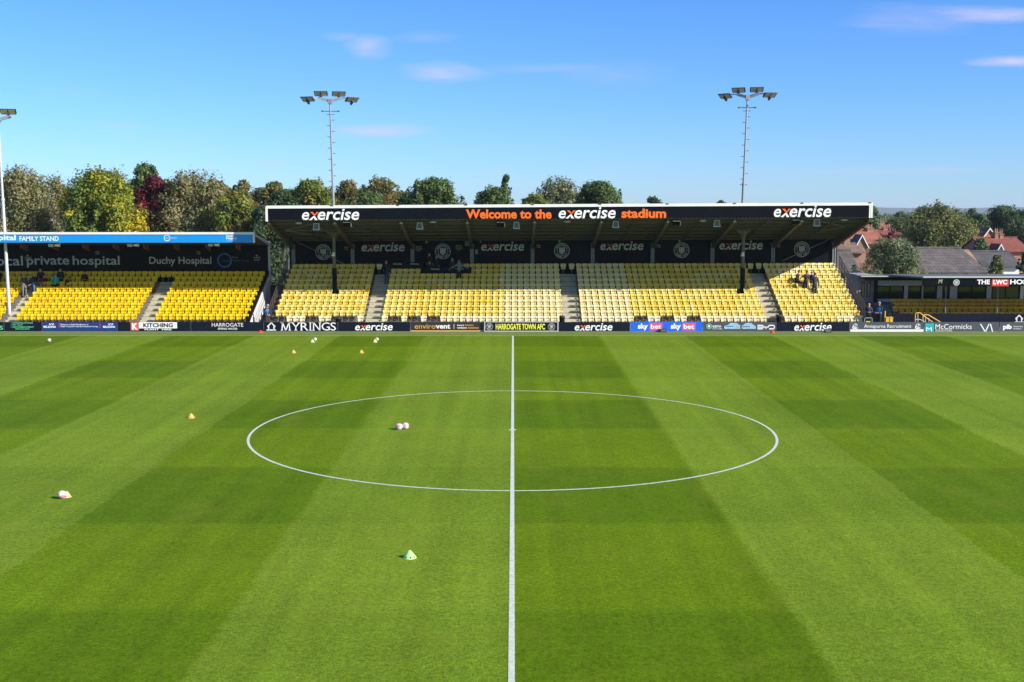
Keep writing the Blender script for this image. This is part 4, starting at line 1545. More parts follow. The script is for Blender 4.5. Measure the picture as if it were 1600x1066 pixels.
HS = hospitality()
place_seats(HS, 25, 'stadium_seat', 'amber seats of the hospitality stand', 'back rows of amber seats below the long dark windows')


# ------------------------------------------------------------------ rails, crates, odds and ends beside the stands
def extras():
    t = thing('handrail', P(1440, 505, 76.6), 'yellow and white stair handrail in front of the dark front wall', 'handrail')
    q = MB()
    a = lambda px, py: P(px, py, 76.7)
    for pts in (((1430, 507), (1430, 491), (1432, 489), (1438, 489), (1442, 493), (1442, 507)), ((1442, 493), (1444, 492), (1450, 492), (1475, 507)), ((1442, 493), (1462, 507))):
        for u, v in zip(pts[:-1], pts[1:]):
            q.tube(a(*u), a(*v), .035, n=8)
    q.build('top_rail', M_RAILY, t)
    q = MB()
    for pts in (((1434, 490), (1434, 507)), ((1446, 494), (1446, 505)), ((1451, 497), (1451, 504)), ((1430, 499.5), (1438, 499.5)), ((1438, 499.5), (1450, 506))):
        q.tube(a(*pts[0]), a(*pts[1]), .028, n=8)
    q.build('lower_rail', M_LGREYT, t)
    # yellow crate stack beside the steward
    t = thing('crate_stack', P(1388, 504, 76.9), 'bright yellow plastic bins standing behind the recruitment board', 'bins')
    for k, (x0, x1) in enumerate(((1383.5, 1388.5), (1389.5, 1394.6))):
        r = RECT(x0, 496, x1, 506, 76.9)
        q = MB()
        q.box(r[0], r[2], 76.8, 77.15, .0, r[3])
        q.box(r[0] - .015, r[2] + .015, 76.785, 77.165, r[3] - .05, r[3] + .01)
        q.build('bin', M_RAILY, t)
    r = RECT(1381.5, 487, 1383.5, 506, 76.9)
    t = thing('safety_bollard', ((r[0] + r[2]) / 2, 76.9, 0), 'slim yellow post standing beside the yellow bins', 'post')
    q = MB()
    q.tube((0, 0, 0), (0, 0, r[3]), .045, n=10)
    q.build('post_shaft', M_RAILY, t, loc=(0, 0, 0))
    q = MB()
    q.lathe([(.045, r[3]), (.03, r[3] + .03), (.001, r[3] + .04)], 10)
    q.build('post_cap', M_RAILY, t, loc=(0, 0, 0))
    # gate frame by the steward
    t = thing('barrier', P(1357, 506, 76.4), 'low grey tubular barrier below the standing steward in dark jacket', 'barrier')
    q = MB()
    b = lambda px, py: P(px, py, 76.4)
    for u, v in (((1350.5, 510), (1350.5, 499)), ((1350.5, 499), (1352.5, 497)), ((1352.5, 497), (1362.5, 497)), ((1362.5, 497), (1362.5, 510))):
        q.tube(b(*u), b(*v), .03, n=8)
    q.build('frame', M_GALV, t)
    q = MB()
    r = RECT(1353, 502, 1359.5, 504.5, 76.38)
    q.box(r[0], r[2], 76.35, 76.38, r[1], r[3])
    q.build('yellow_plate', M_LYEL, t)
    # black boxes on the front row
    def tub(px0, px1, py0, label, nm='litter_bin', Y=76.3):
        r = RECT(px0, py0, px1, 505, Y)
        w = (r[2] - r[0]) / 2
        t = thing(nm, ((r[0] + r[2]) / 2, Y, 0), label, 'bin')
        h = r[3]
        q = MB()
        q.lathe([(w * .8, 0), (w * .95, h * .6), (w, h * .92)], 16)
        q.build('body', M_BLACK, t, loc=(0, 0, 0), smooth=True)
        q = MB()
        q.lathe([(w * 1.04, h * .9), (w * 1.04, h * .95), (w * .8, h), (.001, h * 1.01)], 16)
        q.build('lid', mat('worn_black_plastic', (.03, .03, .035), .45), t, loc=(0, 0, 0))
        return t
    tub(524, 533, 496, 'black litter bin behind the serif-lettered board at the left end block')
    tub(873.8, 882.6, 493.5, 'black litter bin with white sticker at the foot of the middle aisle')
    tub(1212.5, 1221.5, 492, 'black litter bin beside flat black case at the right aisle')
    for x0, x1, y0, Y, lab in ((1199, 1211.5, 497.5, 76.4, 'flat black equipment case left of the bin at the right aisle'),
                               (511, 522.5, 501.5, 76.3, 'flat black equipment case left of the bin at the left end block')):
        r = RECT(x0, y0, x1, 505, Y)
        t = thing('equipment_case', ((r[0] + r[2]) / 2, Y, 0), lab, 'case')
        w, h = (r[2] - r[0]) / 2, r[3]
        q = MB()
        q.box(-w, w, -.2, .2, 0, h * .8)
        q.build('body', M_BLACK, t, loc=(0, 0, 0))
        q = MB()
        q.box(-w - .01, w + .01, -.21, .21, h * .802, h)
        q.build('lid', mat('worn_black_plastic', (.03, .03, .035), .45), t, loc=(0, 0, 0))
        q = MB()
        q.beam((-.12, -.225, h * .5), (.12, -.225, h * .5), .02, .03)
        q.build('handle', M_GALV, t, loc=(0, 0, 0))
    # dark house-icon board on the hospitality wall
    r = RECT(1583, 491.5, 1622, 506, 76.9)
    t = thing('advertising_board', ((r[0] + r[2]) / 2, 76.9, 0), 'black board with white house outline, behind the insurance board', 'advertising board')
    q = MB()
    q.box(r[0], r[2], 76.9, 76.96, .0, r[3])
    q.build('panel', M_NAVY, t)
    letters(t, house_icon(1587.5, 1597.5, 492.5, 503.5, 0), [M_LWHITE], 76.89)
    # small black speaker monitors and red marker discs on the verge
    for px, py, lab in ((437, 517.8, 'black wedge speaker on the grass below the serif-lettered board'), (1036, 519, 'black wedge speaker on the grass below the betting board'),
                        (1293, 519.6, 'black wedge speaker on the grass below the right slanted-name board')):
        g = G(px, py)
        t = thing('wedge_speaker', g, lab, 'speaker', 'wedge speakers along the boards')
        q = MB()
        q.prism_x([(-.16, 0), (.16, 0), (.14, .2), (-.02, .22)], -.2, .2)
        q.build('cabinet', M_BLACK, t, loc=(0, 0, 0))
        q = MB()
        q.quad([(-.17, -.142, .03), (.17, -.142, .03), (.17, -.04, .19), (-.17, -.04, .19)])
        q.build('grille', mat('grille_grey', (.07, .07, .075), .6), t, loc=(0, -.012, .004))
    # media desks
    for px, py, i, lab in ((621, 412.7, 10, 'dark media desk with yellow lettering, left of the pair'), (647.5, 412.7, 10, 'dark media desk with yellow lettering, below the wall column'),
                           (680, 420.8, 9, 'dark media desk with yellow lettering in front of seated people'), (718, 420.5, 9, 'dark media desk with yellow lettering below man in grey shirt')):
        y = row_y(i) - .1
        p = P(px, py, y)
        t = thing('media_desk', (p.x, y, tilt(p.x, row_floor(i))), lab, 'desk', 'media desks in the top rows')
        h = p.z - t.location.z + .12
        q = MB()
        hw = .62 if i == 10 else .85
        q.box(-hw, hw, -.02, .02, .1, h)
        q.build('front_panel', M_NAVY, t, loc=(0, 0, 0))
        q = MB()
        q.box(-hw, hw, .022, .32, h - .04, h)
        q.build('desk_top', M_BLACK, t, loc=(0, 0, 0))
        for sx in (-1, 1):
            q = MB()
            q.box(sx * (hw - .08) - .025, sx * (hw - .08) + .025, .2, .25, 0, h - .042)
            q.build('leg', M_STEEL, t, loc=(0, 0, 0))
        q = MB()
        a, b = P(px - 6.5, py + 1.2, y - .03), P(px + 6.5, py - 1.2, y - .03)
        text_into(q, 'Media Seating', (a.x, a.z, b.x, b.z), y - .03, 0, 0, .03)
        q.build('lettering', mat('media_yellow_letter', (.7, .7, .2), .6), t)


extras()


# ------------------------------------------------------------------ floodlight masts
def mast(px, py_top, px_b, py_b, Y, label, zbase, yaw, pale=False, pegs=True, heads=4):
    top, bot = P(px, py_top, Y), P(px_b, py_b, Y)
    # follow the pole down to its base
    d = (top - bot)
    k = (bot.z - zbase) / d.z
    base = bot - d * k
    t = thing('floodlight_mast', base, label, 'floodlight mast', 'floodlight masts')
    H = top - base
    at = lambda s: H * s
    zl = (bot - base).length
    q = MB()
    hj = H.length
    j = .60
    q.tube((0, 0, 0), at(j), .115, .095, 14)
    q.tube(at(j), at(1.0), .08, .062, 14)
    q.tube(at(j - .004), at(j + .008), .12, .115, 14)
    q.build('pole', M_MASTW if pale else M_GALV, t, smooth=False, loc=(0, 0, 0))
    if pegs:
        q = MB()
        n = 14
        for k in range(n):
            p = at(.60 + .335 * k / (n - 1))
            sides = (-1, 1) if k in (0, n - 1) else ((-1,) if k % 2 else (1,))
            for s in sides:
                q.tube(p, p + Vector((s * .28, 0, 0)), .022, n=6)
        q.build('climbing_pegs', M_STEEL, t, loc=(0, 0, 0))
        q = MB()
        p = at(.95)
        q.tube(p - Vector((.62, 0, 0)), p + Vector((.62, 0, 0)), .028, n=6)
        q.box(p.x - .68, p.x - .54, -.06 + p.y, .06 + p.y, p.z - .04, p.z + .05)
        q.box(p.x + .54, p.x + .68, -.06 + p.y, .06 + p.y, p.z - .04, p.z + .05)
        q.build('crossbar', M_STEEL, t, loc=(0, 0, 0))
    # head frame: bent arms
    c = at(1.0)
    rot = Matrix.Rotation(yaw, 3, 'Z')
    q = MB()
    for s in (-1, 1):
        q.beam(c + Vector((0, 0, -.06)), c + rot @ Vector((s * .8, 0, .18)), .14, .20)
        q.beam(c + rot @ Vector((s * .8, 0, .18)), c + rot @ Vector((s * (1.6 if heads > 2 else .85), -.2, .17)), .08, .08)
    q.box(c.x - .14, c.x + .14, c.y - .14, c.y + .14, c.z - .25, c.z + .1)
    q.build('head_frame', M_GALV, t, loc=(0, 0, 0))
    lens = mat('floodlight_lens', (.85, .83, .76), .35, .05, 20)
    for s, xx, yy, zz, yw in ((-1, .66, -.05, .48, .1), (1, .66, -.05, .48, .1), (-1, 1.64, -.15, 0.06, .45), (1, 1.64, -.15, 0.06, .45))[:heads]:
        p = c + rot @ Vector((s * xx, yy, zz))
        rz = Matrix.Rotation(yaw + s * yw, 3, 'Z') @ Matrix.Rotation(R(-30), 3, 'X')
        q = MB()
        q.box(-.46, .46, -.29, .29, -.04, .02)
        for fx in range(7):
            q.box(-.48 + fx * .16 - .02, -.48 + fx * .16 + .02, -.26, .26, .021, .06)
        q.box(-.06, .06, -.05, .38, -.22, -.052)
        q.v = [tuple(rz @ Vector(v)) for v in q.v]
        lamp = q.build('floodlight', mat('lamp_housing', (.05, .05, .055), .5, .1), t, loc=tuple(p))
        g = MB()
        for k in (-1, 1):
            for a in range(4):
                for b2 in range(3):
                    x0 = k * .235 - .20 + a * .1
                    y0 = -.275 + b2 * .185
                    g.quad([(x0, y0, -.056), (x0, y0 + .17, -.056), (x0 + .09, y0 + .17, -.056), (x0 + .09, y0, -.056)])
        g.v = [tuple(rz @ Vector(v)) for v in g.v]
        ln = g.build('lens', lens, None)
        ln.parent = lamp


mast(515.5, 157, 521, 318, 88.5, 'tall grey floodlight mast rising behind the stand, left of the welcome lettering', 0, R(8))
mast(1168, 151, 1160.5, 314, 88.5, 'tall grey floodlight mast rising behind the stand near its right end', 0, R(-14))
mast(-3, 186, 13.6, 470, 78.6, 'white floodlight mast standing in the aisle at the left edge', .55, R(10), True, False, 2)


# ------------------------------------------------------------------ balls, cones
M_BALL = None


def ball_mats():
    return mat('white_ball_leather', (.70, .60, .62), .4, .05, 8), mat('pink_ball_panel', (.72, .25, .34), .4, .08, 8), mat('dark_ball_panel', (.10, .07, .11), .4, .08)


def make_ball(loc, label, seed=0):
    rnd = random.Random(seed)
    bm = bmesh.new()
    bmesh.ops.create_icosphere(bm, subdivisions=4, radius=.112)
    me = bpy.data.meshes.new('football')
    cs = [Vector((rnd.gauss(0, 1), rnd.gauss(0, 1), rnd.gauss(0, 1))).normalized() for _ in range(11)]
    for f in bm.faces:
        n = f.calc_center_median().normalized()
        d = sorted(((n - c).length for c in cs))
        f.material_index = 0
        if d[0] < .34:
            f.material_index = 1
        elif d[0] < .39:
            f.material_index = 2
        f.smooth = True
    bm.to_mesh(me)
    bm.free()
    for m in ball_mats():
        me.materials.append(m)
    o = bpy.data.objects.new('football', me)
    COL.objects.link(o)
    o.location = Vector(loc) + Vector((0, 0, .112))
    tag(o, label, 'ball', 'footballs on the pitch')
    return o


def cone(loc, label, col, rad=.17, h=.2, holes=True, sc=1.0):
    rad, h = rad * sc, h * sc
    t = thing('training_cone', loc, label, 'cone', 'training cones on the pitch')
    q = MB()
    q.lathe([(rad * 1.0, 0.0), (rad, .012), (rad * .93, .02), (rad * .62, h * .5), (rad * .3, h * .86), (rad * .2, h * .96), (rad * .1, h), (rad * .001, h * 1.0)], 24)
    q.build('cone_body', col, t, smooth=True, loc=(0, 0, 0))
    if holes:
        for k in range(8):
            a = 2 * math.pi * (k + .3) / 8
            rr, z = rad * .845, h * .21
            n = Vector((math.cos(a), math.sin(a), .75)).normalized()
            c = Vector((rr * math.cos(a), rr * math.sin(a), z)) + n * .004
            u = n.orthogonal().normalized()
            v = n.cross(u)
            q = MB()
            q.quad([tuple(c + u * (.018 * math.cos(2 * math.pi * j / 10)) + v * (.018 * math.sin(2 * math.pi * j / 10))) for j in range(10)])
            q.build('hole', M_BLACK, t, loc=(0, 0, 0))
    return t


M_COR = mat('orange_cone_plastic', (.80, .40, .12), .5, .1, 6)
M_CGR = mat('mint_cone_plastic', (0.40, 0.80, 0.24), .5, .06, 6)
M_CYE = mat('pale_yellow_cone_plastic', (.62, .75, .30), .5, .06, 6)
M_CRED = mat('red_cone_plastic', (.75, .06, .02), .5, .06, 6)
cone(G(640, 871.5), 'mint green training cone with holes, alone in the foreground', M_CGR, .155, .17)
cone(G(298.5, 653), 'orange training cone alone left of the centre circle', M_COR, .145, .165)
cone(G(458.5, 551.5), 'orange training cone, left one of the far pair', M_COR, .145, .165)
cone(G(564.5, 551.5), 'orange training cone, right one of the far pair', M_COR, .145, .165)
cone(G(488, 534.8), 'pale green cone beside a ball, below the serif-lettered board', M_CYE, .145, .165)
cone(G(585.8, 534.8), 'pale green cone beside a ball, below the slanted-name board', M_CYE, .145, .165)
cone(G(407, 519.2), 'small red cone on the verge below the spring water board', M_CRED, .2, .12)
cone(G(1207, 520), 'small red cone on the verge below the car dealer board', M_CRED, .17, .15)
g0 = G(104, 776.6)
cone(g0, 'small orange cone lying against the ball on the left', mat('peach_cone_plastic', (.72, .46, .26), .5, .1, 6), .13, .16)
make_ball(G(623.5, 671.5), 'white and pink ball in the centre circle, left of the two', 1).scale = (1.15, 1.15, 1.1)
make_ball(G(633.5, 670.5), 'white and pink ball in the centre circle, right of the two', 2).scale = (1.15, 1.15, 1.1)
make_ball(G(97, 779.3), 'white and pink ball on the left of the pitch beside a cone', 3)
make_ball(G(77, 534.8), 'white ball near the far touchline below the royal blue board', 4)
make_ball(G(492.2, 533.2), 'white ball behind pale green cone, left of the two near the touchline', 5)
make_ball(G(588.8, 533.2), 'white ball behind pale green cone, right of the two near the touchline', 6)
# ------------------------------------------------------------------ people
M_SKIN = mat('skin', (.50, .28, .20), .5, .08, 12)
M_SKIND = mat('weathered_skin', (.45, .22, .15), .5, .08, 12)
M_HAIRD = mat('dark_hair', (.02, .015, .012), .6, .2, 20)
M_HAIRB = mat('brown_hair', (.08, .045, .025), .6, .2, 20)
M_HAIRG = mat('grey_hair', (.30, .29, .28), .6, .2, 20)
M_SHOE = mat('dark_shoes', (.025, .022, .02), .5, .1)


def person(loc, label, top, bottom, hair=None, height=1.75, face=0.0, pose='stand', lean=0.0, arms=('down', 'down'), sleeve=None, vest=None, skin=None, hood=False, shoe=None):
    """face: heading, 0 looks toward the camera side of the ground. Origin at the feet (stand) or below the seat (sit)"""
    k = height / 1.75
    hair = hair or M_HAIRD
    skin = skin or M_SKIN
    sleeve = sleeve or top
    J, E_, RAD, REG = [], [], [], []

    def j(p, r, reg, parent=None):
        J.append(Vector(p))
        RAD.append(r)
        REG.append(reg)
        if parent is not None:
            E_.append((parent, len(J) - 1))
        return len(J) - 1
    hz = .93 if pose != 'sit' else .53
    # the person faces -Y in local space
    Lx = Matrix.Rotation(lean, 3, 'X')
    piv = Vector((0, 0, hz))
    up = lambda x, y, z: piv + Lx @ (Vector((x, y, z)) - Vector((0, 0, .93)))
    pel = j(piv, .135, 'bottom')
    wst = j(up(0, .0, 1.08), .135, 'top', pel)
    chs = j(up(0, .0, 1.28), .155, 'top', wst)
    nkb = j(up(0, .01, 1.44), .10, 'top', chs)
    nk = j(up(0, .0, 1.52), .058, 'skin', nkb)
    hd0 = j(up(0, -.015, 1.58), .078, 'skin', nk)
    hd1 = j(up(0, -.005, 1.66), .092, 'skin', hd0)
    hd2 = j(up(0, .0, 1.735), .060, 'skin', hd1)
    hands = []
    for s, am in ((-1, arms[0]), (1, arms[1])):
        sh = j(up(s * .165, .01, 1.405), .078, 'sleeve', nkb)
        if am == 'down':
            e, w, h = (s * .235, .03, 1.13), (s * .245, -.05, .89), (s * .245, -.075, .80)
        elif am == 'fold':
            e, w, h = (s * .25, -.04, 1.14), (s * .06, -.23, 1.13), (-s * .03, -.24, 1.14)
        elif am == 'front':
            e, w, h = (s * .24, -.02, 1.14), (s * .12, -.27, 1.06), (s * .08, -.35, 1.05)
        elif am == 'hip':
            e, w, h = (s * .36, .06, 1.18), (s * .2, -.03, 1.0), (s * .16, -.08, .97)
        elif am == 'out':
            e, w, h = (s * .40, -.02, 1.22), (s * .55, -.18, 1.15), (s * .60, -.25, 1.15)
        else:      # up to face
            e, w, h = (s * .27, -.12, 1.15), (s * .12, -.2, 1.38), (s * .08, -.18, 1.47)
        el = j(up(*e), .054, 'sleeve', sh)
        wr = j(up(*w), .038, 'sleeve', el)
        ha = j(up(*h), .036, 'skin', wr)
        hands.append((J[wr], J[ha], s))
    for s in (-1, 1):
        hp = j(piv + Vector((s * .095, 0, -.06)), .10, 'bottom', pel)
        if pose == 'sit':
            kn = j((s * .12, -.45, .50), .068, 'bottom', hp)
            an = j((s * .12, -.42, .09), .046, 'bottom', kn)
            to = j((s * .13, -.60, .045), .042, 'shoe', an)
        elif pose == 'stride':
            kn = j((s * .10, -.12 * s - .03, .50), .068, 'bottom', hp)
            an = j((s * .10, -.2 * s + .04, .09), .046, 'bottom', kn)
            to = j((s * .11, -.2 * s - .13, .045), .042, 'shoe', an)
        else:
            kn = j((s * .10, -.02, .50), .068, 'bottom', hp)
            an = j((s * .11, .03, .09), .046, 'bottom', kn)
            to = j((s * .13, -.15, .045), .042, 'shoe', an)
    bm = bmesh.new()
    lay = bm.verts.layers.skin.verify()
    vs = []
    for p, r in zip(J, RAD):
        v = bm.verts.new(p)
        v[lay].radius = (r, r)
        vs.append(v)
    for a, b in E_:
        bm.edges.new((vs[a], vs[b]))
    vs[0][lay].use_root = True
    for idx in (chs, wst, nkb):
        vs[idx][lay].radius = (RAD[idx] * 1.12, RAD[idx] * .82)
    me = bpy.data.meshes.new('person')
    bm.to_mesh(me)
    bm.free()
    tmp = bpy.data.objects.new('person_frame', me)
    COL.objects.link(tmp)
    tmp.modifiers.new('skin', 'SKIN').use_smooth_shade = True
    ss = tmp.modifiers.new('sub', 'SUBSURF')
    ss.levels = ss.render_levels = 1
    body = bpy.data.meshes.new_from_object(tmp.evaluated_get(bpy.context.evaluated_depsgraph_get()))
    bpy.data.objects.remove(tmp)
    mats = [top, sleeve, bottom, skin, shoe or M_SHOE]
    order = {'top': 0, 'sleeve': 1, 'bottom': 2, 'skin': 3, 'shoe': 4}
    body.materials.clear()
    for m in mats:
        body.materials.append(m)
    segs = [(J[a], J[b], REG[b] if REG[b] != REG[a] else REG[a]) for a, b in E_]
    mi = []
    for p in body.polygons:
        c = p.center
        best, reg = 9, 'top'
        for a, b, rg in segs:
            ab = b - a
            t = max(0, min(1, (c - a).dot(ab) / max(ab.length_squared, 1e-9)))
            d = (a + ab * t - c).length
            if d < best:
                best, reg = d, rg
        mi.append(order[reg])
    body.polygons.foreach_set('material_index', mi)
    # face details and fingers are welded into the same mesh
    ex = MB()
    hc = up(0, -.09, 1.645)
    ex.tube(up(0, -.088, 1.665), up(0, -.118, 1.635), .010, .016, 6, 3)
    for s in (-1, 1):
        ex.ball(up(s * .036, -.088, 1.672), .011, 5, 4)
        ex.ball(up(s * .092, .0, 1.645), .022, 5, 3)
    ex.tube(up(-.025, -.092, 1.602), up(.025, -.092, 1.602), .007, n=5, mi=4)
    for wv, hv, s in hands:
        d = (hv - wv).normalized()
        side = d.cross(Vector((0, 1, 0)))
        if side.length < .2:
            side = d.cross(Vector((1, 0, 0)))
        side.normalize()
        nrm = side.cross(d)
        for f, ln in ((-1.5, .068), (-.5, .08), (.5, .075), (1.5, .058)):
            a = hv + side * (f * .017) + d * .015
            b = a + d * (ln * .55) + nrm * .008
            ex.tube(a, b, .0095, .0085, 5, 3)
            ex.tube(b, b + d * (ln * .35) + nrm * .022, .0085, .007, 5, 3)
        a = hv - d * .015 + side * (.03 * s)
        b = a + side * (.02 * s) + d * .03
        ex.tube(a, b, .011, .009, 5, 3)
        ex.tube(b, b + d * .028, .009, .007, 5, 3)
    b0 = len(body.vertices)
    bv = [tuple(v.co) for v in body.vertices] + ex.v
    bf = [tuple(p.vertices) for p in body.polygons] + [tuple(b0 + q for q in f) for f in ex.f]
    bmi = mi + ex.mi
    bpy.data.meshes.remove(body)
    full = bpy.data.meshes.new('person')
    full.from_pydata(bv, [], bf)
    for m in mats:
        full.materials.append(m)
    full.polygons.foreach_set('material_index', bmi)
    full.polygons.foreach_set('use_smooth', [True] * len(bf))
    full.update()
    o = bpy.data.objects.new('person', full)
    COL.objects.link(o)
    o.location = loc
    o.rotation_euler = (0, 0, face)
    o.scale = (k, k, k)
    tag(o, label, 'person')
    # hair cap
    h = MB()
    n, rings = 14, 6
    for a in range(rings + 1):
        th = a / rings * R(100)
        for q in range(n):
            ph = 2 * math.pi * q / n
            th2 = th * (.72 if math.sin(ph) < -.35 else 1.08)
            pt = Vector((.098 * math.sin(th2) * math.cos(ph), .108 * math.sin(th2) * math.sin(ph) + .006, .112 * math.cos(th2)))
            pp = up(0, 0, 1.655) + Lx @ pt
            h.v.append(tuple(pp))
    for a in range(rings):
        for q in range(n):
            r2 = (q + 1) % n
            h.f.append((a * n + q, a * n + n + q, a * n + n + r2, a * n + r2))
            h.mi.append(0)
    h.build('hair' if not hood else 'hat', hair, o, smooth=True, loc=(0, 0, 0))
    if vest:
        v = MB()
        n = 16
        for z, rx, ry in ((.98, .185, .15), (1.08, .182, .145), (1.25, .20, .15), (1.36, .19, .135), (1.42, .13, .105)):
            for q in range(n):
                ph = 2 * math.pi * q / n
                v.v.append(tuple(up(rx * math.cos(ph), ry * math.sin(ph), z)))
        for a in range(4):
            for q in range(n):
                r2 = (q + 1) % n
                v.f.append((a * n + q, a * n + r2, a * n + n + r2, a * n + n + q))
                v.mi.append(0)
        v.build('bib', vest, o, smooth=True, loc=(0, 0, 0))
    return o


def people():
    C = lambda n, c, r=.8: mat(n, c, r, .12, 9)
    black = C('black_cloth', (.012, .012, .014))
    char = C('charcoal_cloth', (.035, .035, .042))
    grey = C('grey_cloth', (.16, .155, .165))
    slate = C('slate_cloth', (.07, .07, .08))
    navy = C('navy_cloth', (.025, .032, .075))
    jean = C('denim', (.06, .11, .21))
    dkj = C('dark_denim', (.02, .04, .10))
    teal = C('teal_cloth', (.0, .42, .38))
    blue = C('blue_bib_cloth', (.02, .20, .60))
    maroon = C('maroon_cloth', (.09, .012, .02))
    purple = C('purple_grey_cloth', (.16, .13, .22))
    shirt = C('grey_blue_shirt', (.16, .18, .24))
    white = C('white_cloth', (.6, .6, .6))

    def at(px, i, fam=False, dy=0.0, sit=False):
        y = (frow_y(i) if fam else row_y(i)) + dy
        x = P(px, 450, y).x
        z = frow_floor(i) if fam else tilt(x, row_floor(i))
        return (x, y, z + .02)
    # family stand, left aisle and the rows beside it
    person(at(38, 5, True, -.15), 'person in dark grey jacket and grey trousers standing in the far left aisle', slate, grey, M_HAIRG, 1.66, R(35), 'stand', R(6), ('front', 'down'))
    person(at(52.5, 5, True, -.12), 'person in navy coat and blue jeans looking down beside the aisle', navy, jean, M_HAIRG, 1.62, R(-40), 'stand', R(14), ('down', 'front'))
    person(at(64.5, 7, True, -.12), 'person in black seated behind the two people in the aisle', black, purple, None, 1.72, R(15), 'sit', R(4), ('front', 'front'))
    person(at(69.8, 6, True, .15), 'person in maroon top seated just behind the navy coat', maroon, purple, None, 1.62, R(20), 'sit', R(8), ('front', 'front'))
    person(at(87.5, 6, True, -.12), 'person in bright teal jacket seated with hand raised to face', teal, black, M_HAIRB, 1.72, R(-10), 'sit', R(3), ('face', 'front'))
    person(at(95.5, 7, True, -.12), 'person in black seated behind the teal jacket', black, black, None, 1.74, R(5), 'sit', 0, ('front', 'front'))
    person(at(104.5, 6, True, .2), 'person in black bending forward right of the teal jacket', black, black, None, 1.60, R(55), 'sit', R(38), ('front', 'front'))
    person(at(133, 7, True, -.2), 'person in black seated alone in the upper rows', black, black, None, 1.48, R(10), 'sit', 0, ('front', 'front'))
    person(at(-1.5, 7, True, -.2), 'person in black cut off by the left edge of the photo', black, black, None, 1.7, R(10), 'sit', 0, ('front', 'front'))
    # steward between the stands
    p = P(416, 500, 77.6)
    person((p.x, 77.4, .1), 'steward in light blue bib bending between the two stands', black, black, M_HAIRG, 1.58, R(55), 'stand', R(20), ('front', 'front'), None, blue)
    # main stand, top rows
    person(at(604.5, 8, False, -.15), 'person in black top and dark jeans standing at the left aisle', black, dkj, None, 1.72, R(-20), 'stand', R(4), ('front', 'down'))
    person(at(671.5, 9, False, .35), 'person in black seated behind the media desk, lowest of three heads', black, black, None, 1.7, 0, 'sit', 0, ('front', 'front'))
    person(at(671.2, 10, False, .25), 'person in black standing against the wall above the media desks', black, black, None, 1.52, R(10), 'stand', 0, ('down', 'down'))
    person(at(682.3, 10, False, .2), 'person in black standing below the wall crest', black, black, M_HAIRG, 1.3, R(-5), 'stand', 0, ('down', 'down'))
    person(at(717.5, 8, False, -.1), 'person in grey shirt with arms out standing among the seats', shirt, black, M_HAIRB, 1.74, R(10), 'stand', 0, ('out', 'out'), None, None, M_SKIND)
    person(at(707, 9, False, -.2), 'person in dark coat standing left of the grey shirt', navy, black, M_HAIRG, 1.5, R(-10), 'stand', 0, ('down', 'front'))
    # right end block
    person(at(1244, 7, False, -.1), 'person in black hunched on a seat, left of the group of four', black, black, None, 1.72, R(60), 'sit', R(14), ('front', 'front'))
    person(at(1258.5, 6, False, -.1), 'person in dark grey coat bending forward in the group of four', char, black, None, 1.66, R(10), 'stand', R(16), ('out', 'front'))
    person(at(1268.0, 6, False, .15), 'person in black behind the tall figure in the group of four', black, black, M_HAIRB, 1.55, R(-20), 'stand', 0, ('front', 'front'))
    person(at(1272.8, 5, False, -.1), 'person in grey jacket and trousers standing, rightmost of the group of four', slate, slate, M_HAIRD, 1.84, R(160), 'stand', R(5), ('down', 'down'))
    # stewards by the hospitality stand
    p = P(1357, 500, 77.0)
    person((p.x, 77.0, .1), 'steward in navy jacket with folded arms beside the hospitality corner', navy, black, M_HAIRG, 1.62, R(-15), 'stand', 0, ('fold', 'fold'))
    p = P(1373.3, 500, 77.0)
    person((p.x, 77.0, .1), 'steward in blue bib standing left of the yellow bins', black, black, M_HAIRG, 1.72, R(-50), 'stand', R(2), ('front', 'front'), None, blue, M_SKIND)


people()


